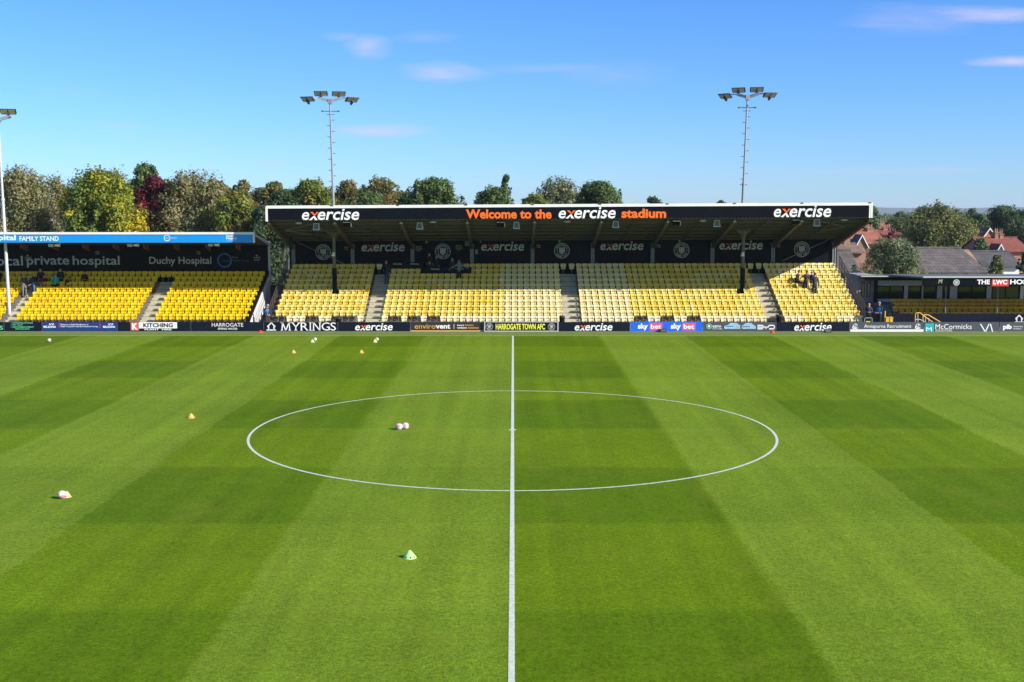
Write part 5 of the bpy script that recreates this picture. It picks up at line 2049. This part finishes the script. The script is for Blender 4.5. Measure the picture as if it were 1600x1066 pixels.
# ------------------------------------------------------------------ trees
def leaf_cloud(name, lobes, n, size, pal, rnd, parent, shell=.5, flat=0.0):
    """lobes: (centre, radii, palette weight index); a swarm of leaf-sized quads"""
    w = np.array([max(1e-3, r[0] * r[1] + r[1] * r[2] + r[0] * r[2]) for _, r, _ in lobes])
    w = w / w.sum()
    g = np.random.default_rng(rnd.randrange(1 << 30))
    li = g.choice(len(lobes), n, p=w)
    C = np.array([c for c, _, _ in lobes])[li]
    RR = np.array([r for _, r, _ in lobes])[li]
    d = g.normal(size=(n, 3))
    d /= np.linalg.norm(d, axis=1)[:, None]
    rad = (shell + (1 - shell) * g.random(n)) ** .7
    rad *= 1 + .12 * g.normal(size=n)
    pos = C + d * RR * rad[:, None]
    nor = d * 1.0 + g.normal(size=(n, 3)) * .45 + np.array([0, 0, .3])
    nor /= np.linalg.norm(nor, axis=1)[:, None]
    tmp = g.normal(size=(n, 3))
    a = np.cross(nor, tmp)
    a /= np.linalg.norm(a, axis=1)[:, None]
    b = np.cross(nor, a)
    s = size * (.55 + .9 * g.random(n))[:, None]
    bend = nor * s * .18
    V = np.empty((n, 4, 3))
    V[:, 0] = pos - a * s * .5
    V[:, 1] = pos - b * s * .32 + bend
    V[:, 2] = pos + a * s * .5
    V[:, 3] = pos + b * s * .32 + bend
    me = bpy.data.meshes.new(name)
    me.vertices.add(n * 4)
    me.vertices.foreach_set('co', V.reshape(-1))
    me.loops.add(n * 4)
    me.loops.foreach_set('vertex_index', np.arange(n * 4, dtype=np.int32))
    me.polygons.add(n)
    me.polygons.foreach_set('loop_start', np.arange(0, n * 4, 4, dtype=np.int32))
    me.update(calc_edges=True)
    P_ = np.array(pal)
    pl = np.array([q for _, _, q in lobes])[li]
    t = np.clip(pl + g.normal(size=n) * .09, 0, .999) * (len(pal) - 1)
    i0 = np.clip(t.astype(int), 0, len(pal) - 2)
    fr = (t - i0)[:, None]
    colr = P_[i0] * (1 - fr) + P_[i0 + 1] * fr
    colr = colr * 1.62 * (.82 + .36 * g.random(n))[:, None]
    rgba = np.ones((n, 4, 4), dtype=np.float32)
    rgba[:, :, :3] = colr[:, None, :]
    at = me.color_attributes.new('tint', 'FLOAT_COLOR', 'POINT')
    at.data.foreach_set('color', rgba.reshape(-1))
    me.materials.append(M_LEAF)
    o = bpy.data.objects.new(name, me)
    COL.objects.link(o)
    o.parent = parent
    return o


PAL = {
    'birch': [(.12, .11, .04), (.17, .155, .065), (.13, .14, .05), (.21, .18, .085)],
    'brown': [(.075, .09, .03), (.13, .11, .035), (.10, .12, .032), (.18, .115, .038)],
    'green': [(.045, .08, .024), (.07, .11, .032), (.095, .14, .04)],
    'dark': [(.022, .045, .018), (.035, .065, .022), (.055, .09, .03)],
    'ylgreen': [(.07, .10, .02), (.11, .14, .025), (.17, .18, .03), (.20, .16, .03)],
    'gold': [(.05, .085, .02), (.08, .12, .02), (.14, .17, .02), (.24, .23, .016), (.42, .28, .012)],
    'red': [(.05, .012, .02), (.10, .015, .025), (.17, .025, .03)],
    'greyg': [(.075, .10, .05), (.11, .135, .07), (.15, .165, .08), (.17, .16, .06)],
    'olive': [(.06, .075, .02), (.10, .11, .03), (.13, .135, .04)],
    'far': [(.06, .085, .045), (.08, .11, .05), (.11, .135, .06)],
    'holly': [(.022, .04, .018), (.035, .06, .024), (.065, .09, .035)],
}


def tree(name, label, px, top, wpx, Y, pal, kind='round', n=6000, size=.3, base_frac=.18, seed=1, bark=None, group='trees behind the stands', grad=None, bottom=None, wide=1.28):
    rnd = random.Random(seed)
    p = P(px, top, Y)
    H = p.z
    W = wpx * Y / F * wide
    t = thing(name, (p.x, Y, 0), label, 'tree', group)
    z0 = H * base_frac if bottom is None else P(px, bottom, Y).z
    lobes = []
    hz = H - z0
    if kind == 'sparse':
        nl = 46
    elif kind == 'poplar':
        nl = 22
    else:
        nl = 44
    for k in range(nl):
        u = (k + rnd.random()) / nl
        if kind == 'round':
            env = math.sin(math.pi * min(1, max(.03, .10 + .87 * u))) ** .55
        elif kind == 'flame':
            env = (math.sin(math.pi * (.22 + .72 * u)) ** .9) * (1.06 - .25 * u)
        elif kind == 'poplar':
            env = math.sin(math.pi * (.15 + .8 * u)) ** .7
        elif kind == 'dome':
            env = math.sqrt(max(.02, 1 - (max(0, u - .25) / .76) ** 2)) * (1 if u > .12 else .9)
        elif kind == 'bush':
            env = math.sin(math.pi * (.32 + .62 * u)) ** .7
        else:
            env = math.sin(math.pi * (.25 + .68 * u)) ** .6
        rr = W / 2 * env
        an = rnd.uniform(0, 2 * math.pi)
        lr = W * rnd.uniform(.10, .185)
        rad = max(0, rr - lr * .8) * math.sqrt(rnd.uniform(.25, 1))
        cx, cy = rad * math.cos(an), rad * math.sin(an) * .85
        cz = z0 + hz * u
        lz = lr * (rnd.uniform(.7, 1.1) if kind not in ('flame', 'sparse', 'poplar') and grad is None else rnd.uniform(1.2, 2.0))
        cz = min(cz, H - lz * .85)
        q = rnd.random()
        if grad == 'right':
            q = min(1, max(0, .40 + .6 * cx / (W / 2) + rnd.uniform(-.22, .22) + .10 * (u - .5)))
        lobes.append(((cx, cy, cz), (lr, lr, lz), q))
    # twigs breaking the outline
    for k in range(16 if kind != 'sparse' else 30):
        an = rnd.uniform(0, 2 * math.pi)
        u = rnd.uniform(.45, 1.0)
        env = {'round': math.sin(math.pi * (.1 + .87 * u)) ** .55, 'dome': math.sqrt(max(.02, 1 - (max(0, u - .25) / .76) ** 2))}.get(kind, math.sin(math.pi * (.25 + .68 * u)) ** .7)
        rr = W / 2 * env * rnd.uniform(.85, 1.06)
        lr = W * rnd.uniform(.025, .05)
        cz = z0 + hz * min(u, .985)
        lobes.append(((rr * math.cos(an), rr * math.sin(an) * .8, cz), (lr, lr, lr * rnd.uniform(.8, 2.2)), rnd.random()))
    if Y < 112:
        n, size = int(n * 2.1), size * .72
    else:
        n, size = int(n * 1.8), size * .74
    leaf_cloud('crown', lobes, n, size, PAL[pal], rnd, t, shell=.35 if kind != 'sparse' else .1)
    # trunk and limbs
    q = MB()
    tr = max(.06, W * .028)
    zt = z0 + hz * .55
    q.tube((0, 0, 0), (0, 0, zt * .5), tr, tr * .8, 8)
    q.tube((0, 0, zt * .5), (.05 * W * .3, 0, z0 + hz * .8), tr * .8, tr * .2, 8)
    sel = lobes[::3] if kind != 'sparse' else lobes[::2]
    for c, r, _ in sel:
        zb = max(z0 * .6, min(c[2] - 0.25 * hz * rnd.random() - .1 * hz, z0 + hz * .7))
        q.tube((0, 0, zb), c, tr * (.35 if kind != 'sparse' else .2), tr * .05, 5, caps=False)
        if kind == 'sparse':
            q.tube(c, (c[0] * 1.06, c[1], min(H, c[2] + r[2] * 1.2)), tr * .12, tr * .04, 4, caps=False)
    q.build('trunk', bark or M_BARK, t, loc=(0, 0, 0))
    return t


def trees():
    T = tree
    # behind the blue-fascia stand, left to right
    T('birch_tree', 'olive birch with pale branches at the left edge above the blue fascia', 30, 263, 92, 97, 'birch', 'sparse', 8000, .28, .1, 21, M_BIRCH, bottom=402, wide=1.20)
    T('bare_tree', 'thinly leaved greyish tree between the olive birch and the golden tree', 80, 272, 62, 104, 'birch', 'sparse', 2600, .26, .1, 22, M_BIRCH, bottom=402, wide=1.20)
    T('field_maple', 'dome-shaped golden yellow autumn tree above the blue fascia', 158, 268, 136, 94, 'gold', 'dome', 15000, .30, .06, 23, None, grad='right', bottom=402, wide=1.05)
    T('evergreen_tree', 'dark green tree rising behind the dark red tree', 226, 256, 66, 103, 'green', 'dome', 6500, .3, .1, 24, bottom=402, wide=1.20)
    T('copper_tree', 'dark red leaved tree right of the golden tree', 240, 276, 70, 97, 'red', 'dome', 6500, .28, .1, 25, bottom=402, wide=1.20)
    T('birch_tree', 'olive willowy birch with pale limbs right of the dark red tree', 298, 270, 108, 96, 'birch', 'sparse', 9500, .28, .05, 26, M_BIRCH, bottom=402, wide=1.20)
    T('broadleaf_tree', 'dark brown-green tree just right of the willowy birch', 338, 283, 60, 106, 'brown', 'dome', 4200, .3, .1, 27, bottom=402, wide=1.20)
    T('broadleaf_tree', 'green tree with yellow patches above the right end of the blue fascia', 368, 300, 74, 93, 'ylgreen', 'dome', 6500, .28, .05, 28, bottom=402, wide=1.20)
    T('oak_tree', 'russet brown tree left of the black stand roof', 380, 283, 46, 110, 'brown', 'dome', 3600, .32, .15, 29, bottom=402, wide=1.20)
    T('oak_tree', 'thin-topped brown tree above the left corner of the black roof', 428, 286, 56, 112, 'brown', 'dome', 4200, .32, .15, 30, bottom=352, wide=1.20)
    T('holly_tree', 'dark glossy tree filling the gap between the two stands', 418, 322, 92, 91, 'holly', 'bush', 14000, .24, .0, 31)
    T('oak_tree', 'yellow-green oak left of the left mast above the black roof', 486, 282, 74, 112, 'ylgreen', 'dome', 5000, .32, .2, 32, bottom=352, wide=1.20)
    T('broadleaf_tree', 'low dark green tree between the thin-topped brown tree and yellow-green oak', 442, 300, 54, 104, 'dark', 'dome', 3600, .3, .2, 40, bottom=352, wide=1.20)
    T('oak_tree', 'russet tree just right of the left mast', 545, 283, 50, 114, 'brown', 'dome', 2900, .32, .2, 33, bottom=352, wide=1.20)
    T('oak_tree', 'broad russet tree right of the left mast with gaps of sky', 592, 279, 70, 116, 'brown', 'dome', 3800, .32, .2, 34, bottom=352, wide=1.20)
    T('broadleaf_tree', 'low green tree in front of the russet trees behind the roof', 572, 302, 76, 108, 'green', 'dome', 4200, .3, .2, 41, bottom=352, wide=1.20)
    T('broadleaf_tree', 'dense dark green tree left of the welcome lettering', 677, 281, 92, 104, 'green', 'dome', 8500, .3, .2, 35, bottom=352, wide=1.20)
    T('broadleaf_tree', 'low green tree behind the roof beside the small poplar', 772, 293, 66, 108, 'green', 'dome', 4200, .3, .2, 36, bottom=352, wide=1.20)
    T('poplar_tree', 'narrow pointed poplar above the welcome lettering', 791, 273, 22, 110, 'dark', 'poplar', 1800, .28, .3, 37)
    T('broadleaf_tree', 'grey-green loose tree above the middle of the black roof', 872, 280, 76, 116, 'greyg', 'sparse', 3600, .3, .2, 38, bottom=352, wide=1.20)
    T('broadleaf_tree', 'dark green tree right of the grey-green tree over the roof', 936, 284, 72, 108, 'green', 'dome', 5200, .3, .2, 39, bottom=352, wide=1.20)
    T('broadleaf_tree', 'tiny tree top poking above the roof near the word stadium', 1020, 308, 36, 150, 'dark', 'dome', 1500, .34, .4, 42, bottom=352, wide=1.20)
    T('broadleaf_tree', 'tiny tree top poking above the roof left of the right mast', 1126, 314, 24, 180, 'dark', 'dome', 900, .4, .4, 43, bottom=352, wide=1.20)
    T('broadleaf_tree', 'low yellow-green tree behind the roof left of the grey-green tree', 836, 304, 50, 112, 'ylgreen', 'dome', 2600, .3, .2, 44, bottom=352, wide=1.20)
    T('broadleaf_tree', 'green tree between the russet tree and the dense dark green tree', 636, 302, 44, 112, 'dark', 'dome', 2400, .3, .2, 45, bottom=352, wide=1.20)
    # a second line of trees filling the gaps further back
    back = [(12, 285, 70, 'olive', 'olive tree low behind the left mast'), (98, 292, 60, 'birch', 'brownish tree low between the greyish tree and the golden tree'),
            (206, 290, 60, 'olive', 'olive tree low between the golden tree and the dark red tree'), (262, 284, 60, 'green', 'green tree low between the dark red tree and the willowy birch'),
            (322, 290, 60, 'dark', 'dark tree low behind the willowy birch'), (362, 296, 70, 'olive', 'olive tree low behind the yellow-patched green tree'),
            (404, 294, 62, 'brown', 'brown tree low behind the left corner of the black roof'), (462, 296, 60, 'green', 'green tree low left of the yellow-green oak'),
            (512, 297, 56, 'ylgreen', 'yellow-green tree low around the left mast'), (565, 296, 60, 'olive', 'olive tree low among the russet trees'),
            (618, 300, 50, 'brown', 'brown tree low right of the broad russet tree'), (905, 303, 60, 'olive', 'olive tree low between grey-green and dark green trees over the roof')]
    for k, (px, top, w, pal, lab) in enumerate(back):
        T('broadleaf_tree', lab, px, top, w, 122, pal, 'dome', 3600, .34, .05, 90 + k, wide=1.25, bottom=402 if px < 405 else 352)
    # over the houses on the right
    gr = 'trees among the houses on the right'
    T('broadleaf_tree', 'slim green tree just beyond the right end of the black roof', 1364, 322, 26, 190, 'green', 'poplar', 1700, .38, .2, 50, group=gr, wide=1.05)
    T('broadleaf_tree', 'big broad green and russet tree behind the long tiled roof', 1468, 322, 138, 168, 'olive', 'round', 15000, .42, .02, 51, group=gr, wide=1.05)
    T('garden_tree', 'rounded grey-green bushy tree in front of the long tiled roof', 1394, 374, 106, 92, 'greyg', 'bush', 15000, .2, .0, 52, group=gr, wide=1.2)
    T('broadleaf_tree', 'dark green tree right of the big broad tree', 1528, 336, 48, 190, 'dark', 'round', 4200, .42, .02, 53, group=gr, wide=1.05)
    T('broadleaf_tree', 'tall dark green tree rising over the red roofs at right', 1570, 322, 70, 215, 'dark', 'round', 7500, .46, .02, 54, group=gr, wide=1.05)
    T('broadleaf_tree', 'dark tree at the right edge beside the tall dark tree', 1604, 330, 60, 220, 'dark', 'round', 4800, .46, .02, 55, group=gr, wide=1.05)
    T('broadleaf_tree', 'small round tree top on the skyline left of the tall dark tree', 1519, 326, 26, 330, 'far', 'round', 1700, .6, .02, 56, group=gr, wide=1.05)
    T('broadleaf_tree', 'bluish far tree on the skyline right of the roof corner', 1407, 331, 26, 420, 'green', 'round', 1700, .8, .02, 57, group=gr, wide=1.05)
    T('broadleaf_tree', 'pale olive tree behind the red house rows', 1401, 341, 44, 260, 'olive', 'round', 3600, .5, .02, 58, group=gr, wide=1.05)
    T('broadleaf_tree', 'dark tree left of the red house rows beyond the roof corner', 1360, 345, 26, 215, 'far', 'round', 1900, .45, .02, 59, group=gr, wide=1.05)
    T('garden_tree', 'small olive bush in front of the white wall at right', 1557, 399, 32, 96, 'olive', 'bush', 2600, .2, .0, 60, group=gr, wide=1.05)
    T('garden_tree', 'dark shrub at the right edge above the hospitality roof', 1603, 394, 28, 98, 'dark', 'bush', 2600, .22, .0, 61, group=gr, wide=1.05)
    T('broadleaf_tree', 'dark maroon tree behind the grey-green garden tree', 1392, 364, 22, 150, 'red', 'round', 1500, .34, .02, 62, group=gr, wide=1.05)
    T('broadleaf_tree', 'green tree at the right foot of the big broad tree', 1533, 372, 30, 150, 'green', 'bush', 2600, .36, .02, 63, group=gr, wide=1.05)
    # the far wood
    rnd = random.Random(77)
    lobes = []
    for k in range(900):
        Y = rnd.uniform(420, 900)
        px = rnd.uniform(1340, 1640)
        c = P(px, 332 + rnd.uniform(5, 14), Y)
        r = rnd.uniform(1.6, 3.4)
        lobes.append(((c.x, c.y, max(c.z - r * .5, r * .6)), (r * 1.2, r, r * 1.0), rnd.random()))
    o = leaf_cloud('woodland', lobes, 30000, .9, PAL['far'], rnd, None, .4)
    tag(o, 'far wooded skyline beyond the houses on the right', 'woodland', None, 'stuff')


trees()


# ------------------------------------------------------------------ houses on the right
def gable_house(name, label, px0, px1, ridge, eave, Y, roof, wall, depth=7.0, chim=(), wins=(), gable_left=None, hip=0.0, group='houses beyond the hospitality stand', walls_y=None):
    """ridge along x, roof slope toward the camera"""
    a, b = P(px0, ridge, Y), P(px1, ridge, Y)
    zr = P((px0 + px1) / 2, ridge, Y + depth / 2).z
    ze = P((px0 + px1) / 2, eave, Y).z
    x0, x1 = a.x, b.x
    t = thing(name, ((x0 + x1) / 2, Y, 0), label, 'house', group)
    q = MB()
    w = .25
    q.box(x0 + w, x1 - w, Y + w, Y + depth - w, -.02, ze)
    q.prism_x([(Y + w, ze), (Y + depth - w, ze), (Y + depth / 2, zr - .12)], x0 + w, x1 - w)
    q.build('wall', wall, t)
    q = MB()
    th = .12
    h0 = hip
    for sy, ye in ((-1, Y - .15), (1, Y + depth + .15)):
        ym = Y + depth / 2
        q.quad([(x0, ye, ze - .05), (x1, ye, ze - .05), (x1 - h0, ym, zr), (x0 + h0, ym, zr)][::(-1 if sy > 0 else 1)])
        q.quad([(x0, ye, ze - .05 - th), (x1, ye, ze - .05 - th), (x1 - h0, ym, zr - th), (x0 + h0, ym, zr - th)][::(1 if sy > 0 else -1)])
        q.quad([(x0, ye, ze - .05 - th), (x1, ye, ze - .05 - th), (x1, ye, ze - .05), (x0, ye, ze - .05)][::(-1 if sy > 0 else 1)])
    for x, hx in ((x0, x0 + h0), (x1, x1 - h0)):
        ym = Y + depth / 2
        if h0:
            q.quad([(x, Y - .15, ze - .05), (hx, ym, zr), (x, Y + depth + .15, ze - .05)])
        else:
            q.quad([(x, Y - .15, ze - .05 - th), (x, Y - .15, ze - .05), (x, ym, zr), (x, ym, zr - th)])
            q.quad([(x, Y + depth + .15, ze - .05), (x, Y + depth + .15, ze - .05 - th), (x, ym, zr - th), (x, ym, zr)])
    q.tube((x0 + h0, Y + depth / 2, zr + .02), (x1 - h0, Y + depth / 2, zr + .02), .11, n=8)
    ro = q.build('roof', roof, t)
    for px, ct, cb, wd in chim:
        Yc = Y + depth / 2
        c0, c1 = P(px, cb, Yc), P(px, ct, Yc)
        q = MB()
        q.box(c1.x - wd, c1.x + wd, Yc - .35, Yc + .35, min(c0.z, zr - .8), c1.z)
        q.box(c1.x - wd - .07, c1.x + wd + .07, Yc - .42, Yc + .42, c1.z + .001, c1.z + .12)
        for s in (-.5, .5):
            q.lathe([(.11, .0), (.09, .45), (.10, .46)], 8, c1.x + s * wd, Yc, c1.z + .121)
        c = q.build('chimney', M_BRICK, None)
        c.parent = ro
    for x0p, y0p, x1p, y1p in wins:
        r = RECT(x0p, y0p, x1p, y1p, Y + w)
        f = MB()
        f.box(r[0], r[2], Y + w - .06, Y + w - .002, r[1], r[3])
        fo = f.build('window', M_WHITE, t)
        xm = (r[0] + r[2]) / 2
        g = MB()
        for xa, xb in ((r[0] + .08, xm - .04), (xm + .04, r[2] - .08)):
            g.box(xa, xb, Y + w - .075, Y + w - .061, r[1] + .08, r[3] - .08)
        go = g.build('pane', M_GLASSD, None)
        go.parent = fo
    return t


def cross_gable(t, px0, px1, pk, eave, Y, depth, roof, wall):
    """a gable wing facing the camera, added to house t"""
    x0, x1 = P(px0, eave, Y).x, P(px1, eave, Y).x
    xm = (x0 + x1) / 2
    ze, zp = P(px0, eave, Y).z, P((px0 + px1) / 2, pk, Y).z
    q = MB()
    q.prism_y([(x0, 0), (x1, 0), (x1, ze), (xm, zp - .1), (x0, ze)], Y, Y + depth)
    q.build('gable_wing', wall, t)
    q = MB()
    for s, xe in ((-1, x0 - .2), (1, x1 + .2)):
        sl = (zp - ze) / (xm - x0)
        zz = ze - .2 * sl
        q.quad([(xe, Y - .2, zz), (xm, Y - .2, zp), (xm, Y + depth, zp), (xe, Y + depth, zz)][::(1 if s > 0 else -1)])
        q.quad([(xe, Y - .2, zz - .12), (xm, Y - .2, zp - .12), (xm, Y + depth, zp - .12), (xe, Y + depth, zz - .12)])
    r = q.build('roof', roof, t)
    q = MB()
    sl = (zp - ze) / (xm - x0)
    for xe in (x0 - .2, x1 + .2):
        zz = ze - .2 * sl
        q.quad([(xe, Y - .21, zz - .22), (xm, Y - .21, zp - .22), (xm, Y - .21, zp + .02), (xe, Y - .21, zz + .02)])
    b = q.build('bargeboard', M_WHITE, None)
    b.parent = r


def houses():
    gable_house('house', 'grey tiled house with white window just right of the black stand', 1297, 1345, 391, 423.5, 97, M_TGRY, M_BRICK, 6, (), ((1320.5, 427, 1334, 440),))
    gable_house('house', 'brown tiled house with brick chimneys behind the grey tiled house', 1296, 1352, 381, 393.5, 122, M_TBRN, M_BRICK, 7, ((1312, 372.5, 384, .35), (1321, 371.5, 384, .42)))
    h = gable_house('house', 'large red tiled house with white edged gable and dark side roof', 1326, 1386, 361, 379.5, 150, M_TRED, M_BRICK, 8, ((1359, 357.5, 364, .4),))
    cross_gable(h, 1338, 1355, 366.5, 382, 148, 3, M_TSLT, M_BRICK)
    gable_house('house', 'row of deep red roofs with five chimneys behind the red house', 1338, 1404, 352.5, 361.5, 200, M_TRED2, M_BRICK, 8,
                ((1344.5, 350, 354, .5), (1354, 347.5, 354, .5), (1370, 351.5, 355, .5), (1377, 347.5, 355, .5), (1390.5, 355, 358, .5)))
    gable_house('house', 'terrace of deep red roofs with two chimneys right of the five chimneys', 1378, 1412, 359.5, 366, 185, M_TRED2, M_BRICK, 8, ((1384, 356.5, 362, .45), (1391, 356, 362, .45)))
    gable_house('bungalow', 'long low building with mottled grey-brown tiled roof', 1436, 1548, 388, 424.5, 100, M_TGRY, M_BRICK, 8.5, (), ((1482, 427, 1504, 432), (1512, 427, 1534, 432)), hip=0.9)
    gable_house('house', 'grey slate roofed house with white wall at the right edge', 1536, 1600, 393, 414.5, 112, M_TSLT, M_WHITE, 7, (), ())
    h = gable_house('house', 'deep red roofed house with pale gables at the right edge', 1541, 1612, 371.5, 392, 150, M_TRED2, M_BRICK, 9, ((1556, 364, 374, .22), (1563.5, 367, 374, .24)))
    cross_gable(h, 1556, 1570, 381, 394, 148.5, 3, M_TRED2, mat('cream_render', (.6, .5, .4), .8, .1))
    h = gable_house('house', 'house with bright red pointed gable left of the deep red roof', 1538, 1560, 361, 371, 170, M_TRED, M_BRICK, 7, ())
    cross_gable(h, 1536, 1556, 356, 370, 168, 3, M_TRED, mat('tile_hung_wall', (.50, .16, .09), .8, .15))


houses()

# ------------------------------------------------------------------ wall and fence in the gap between the stands
def gap():
    t = thing('garden_wall', P(432, 470, 86.0), 'weathered brown wall below the dark tree between the stands', 'wall')
    x0, x1 = P(415, 470, 86.0).x, P(450, 470, 86.0).x
    z1 = P(430, 447, 86.0).z
    q = MB()
    q.box(x0, x1, 86.0, 86.2, 0, z1)
    q.build('brickwork', tile_mat('old_brick', (.27, .2, .15), (.2, .17, .14), 4, 12, .4), t)
    q = MB()
    q.box(x0, x1, 85.95, 86.25, z1 + .001, z1 + .09)
    q.build('coping', M_CONC, t)


gap()


# ------------------------------------------------------------------ the air
def haze():
    q = MB()
    q.box(-6900, 6900, -60, 8900, -1.1, 52)
    m = bpy.data.materials.new('haze')
    m.use_nodes = True
    m.node_tree.nodes.clear()
    t = NT(m.node_tree)
    v = t.n('ShaderNodeVolumePrincipled', i={'Color': (.72, .84, 1.0, 1), 'Density': 0.0001, 'Anisotropy': 0.0})
    o = t.n('ShaderNodeOutputMaterial')
    m.node_tree.links.new(v.outputs[0], o.inputs['Volume'])
    tag(q.build('haze', m), 'thin pale air fading the far hills', 'haze', None, 'stuff')


haze()
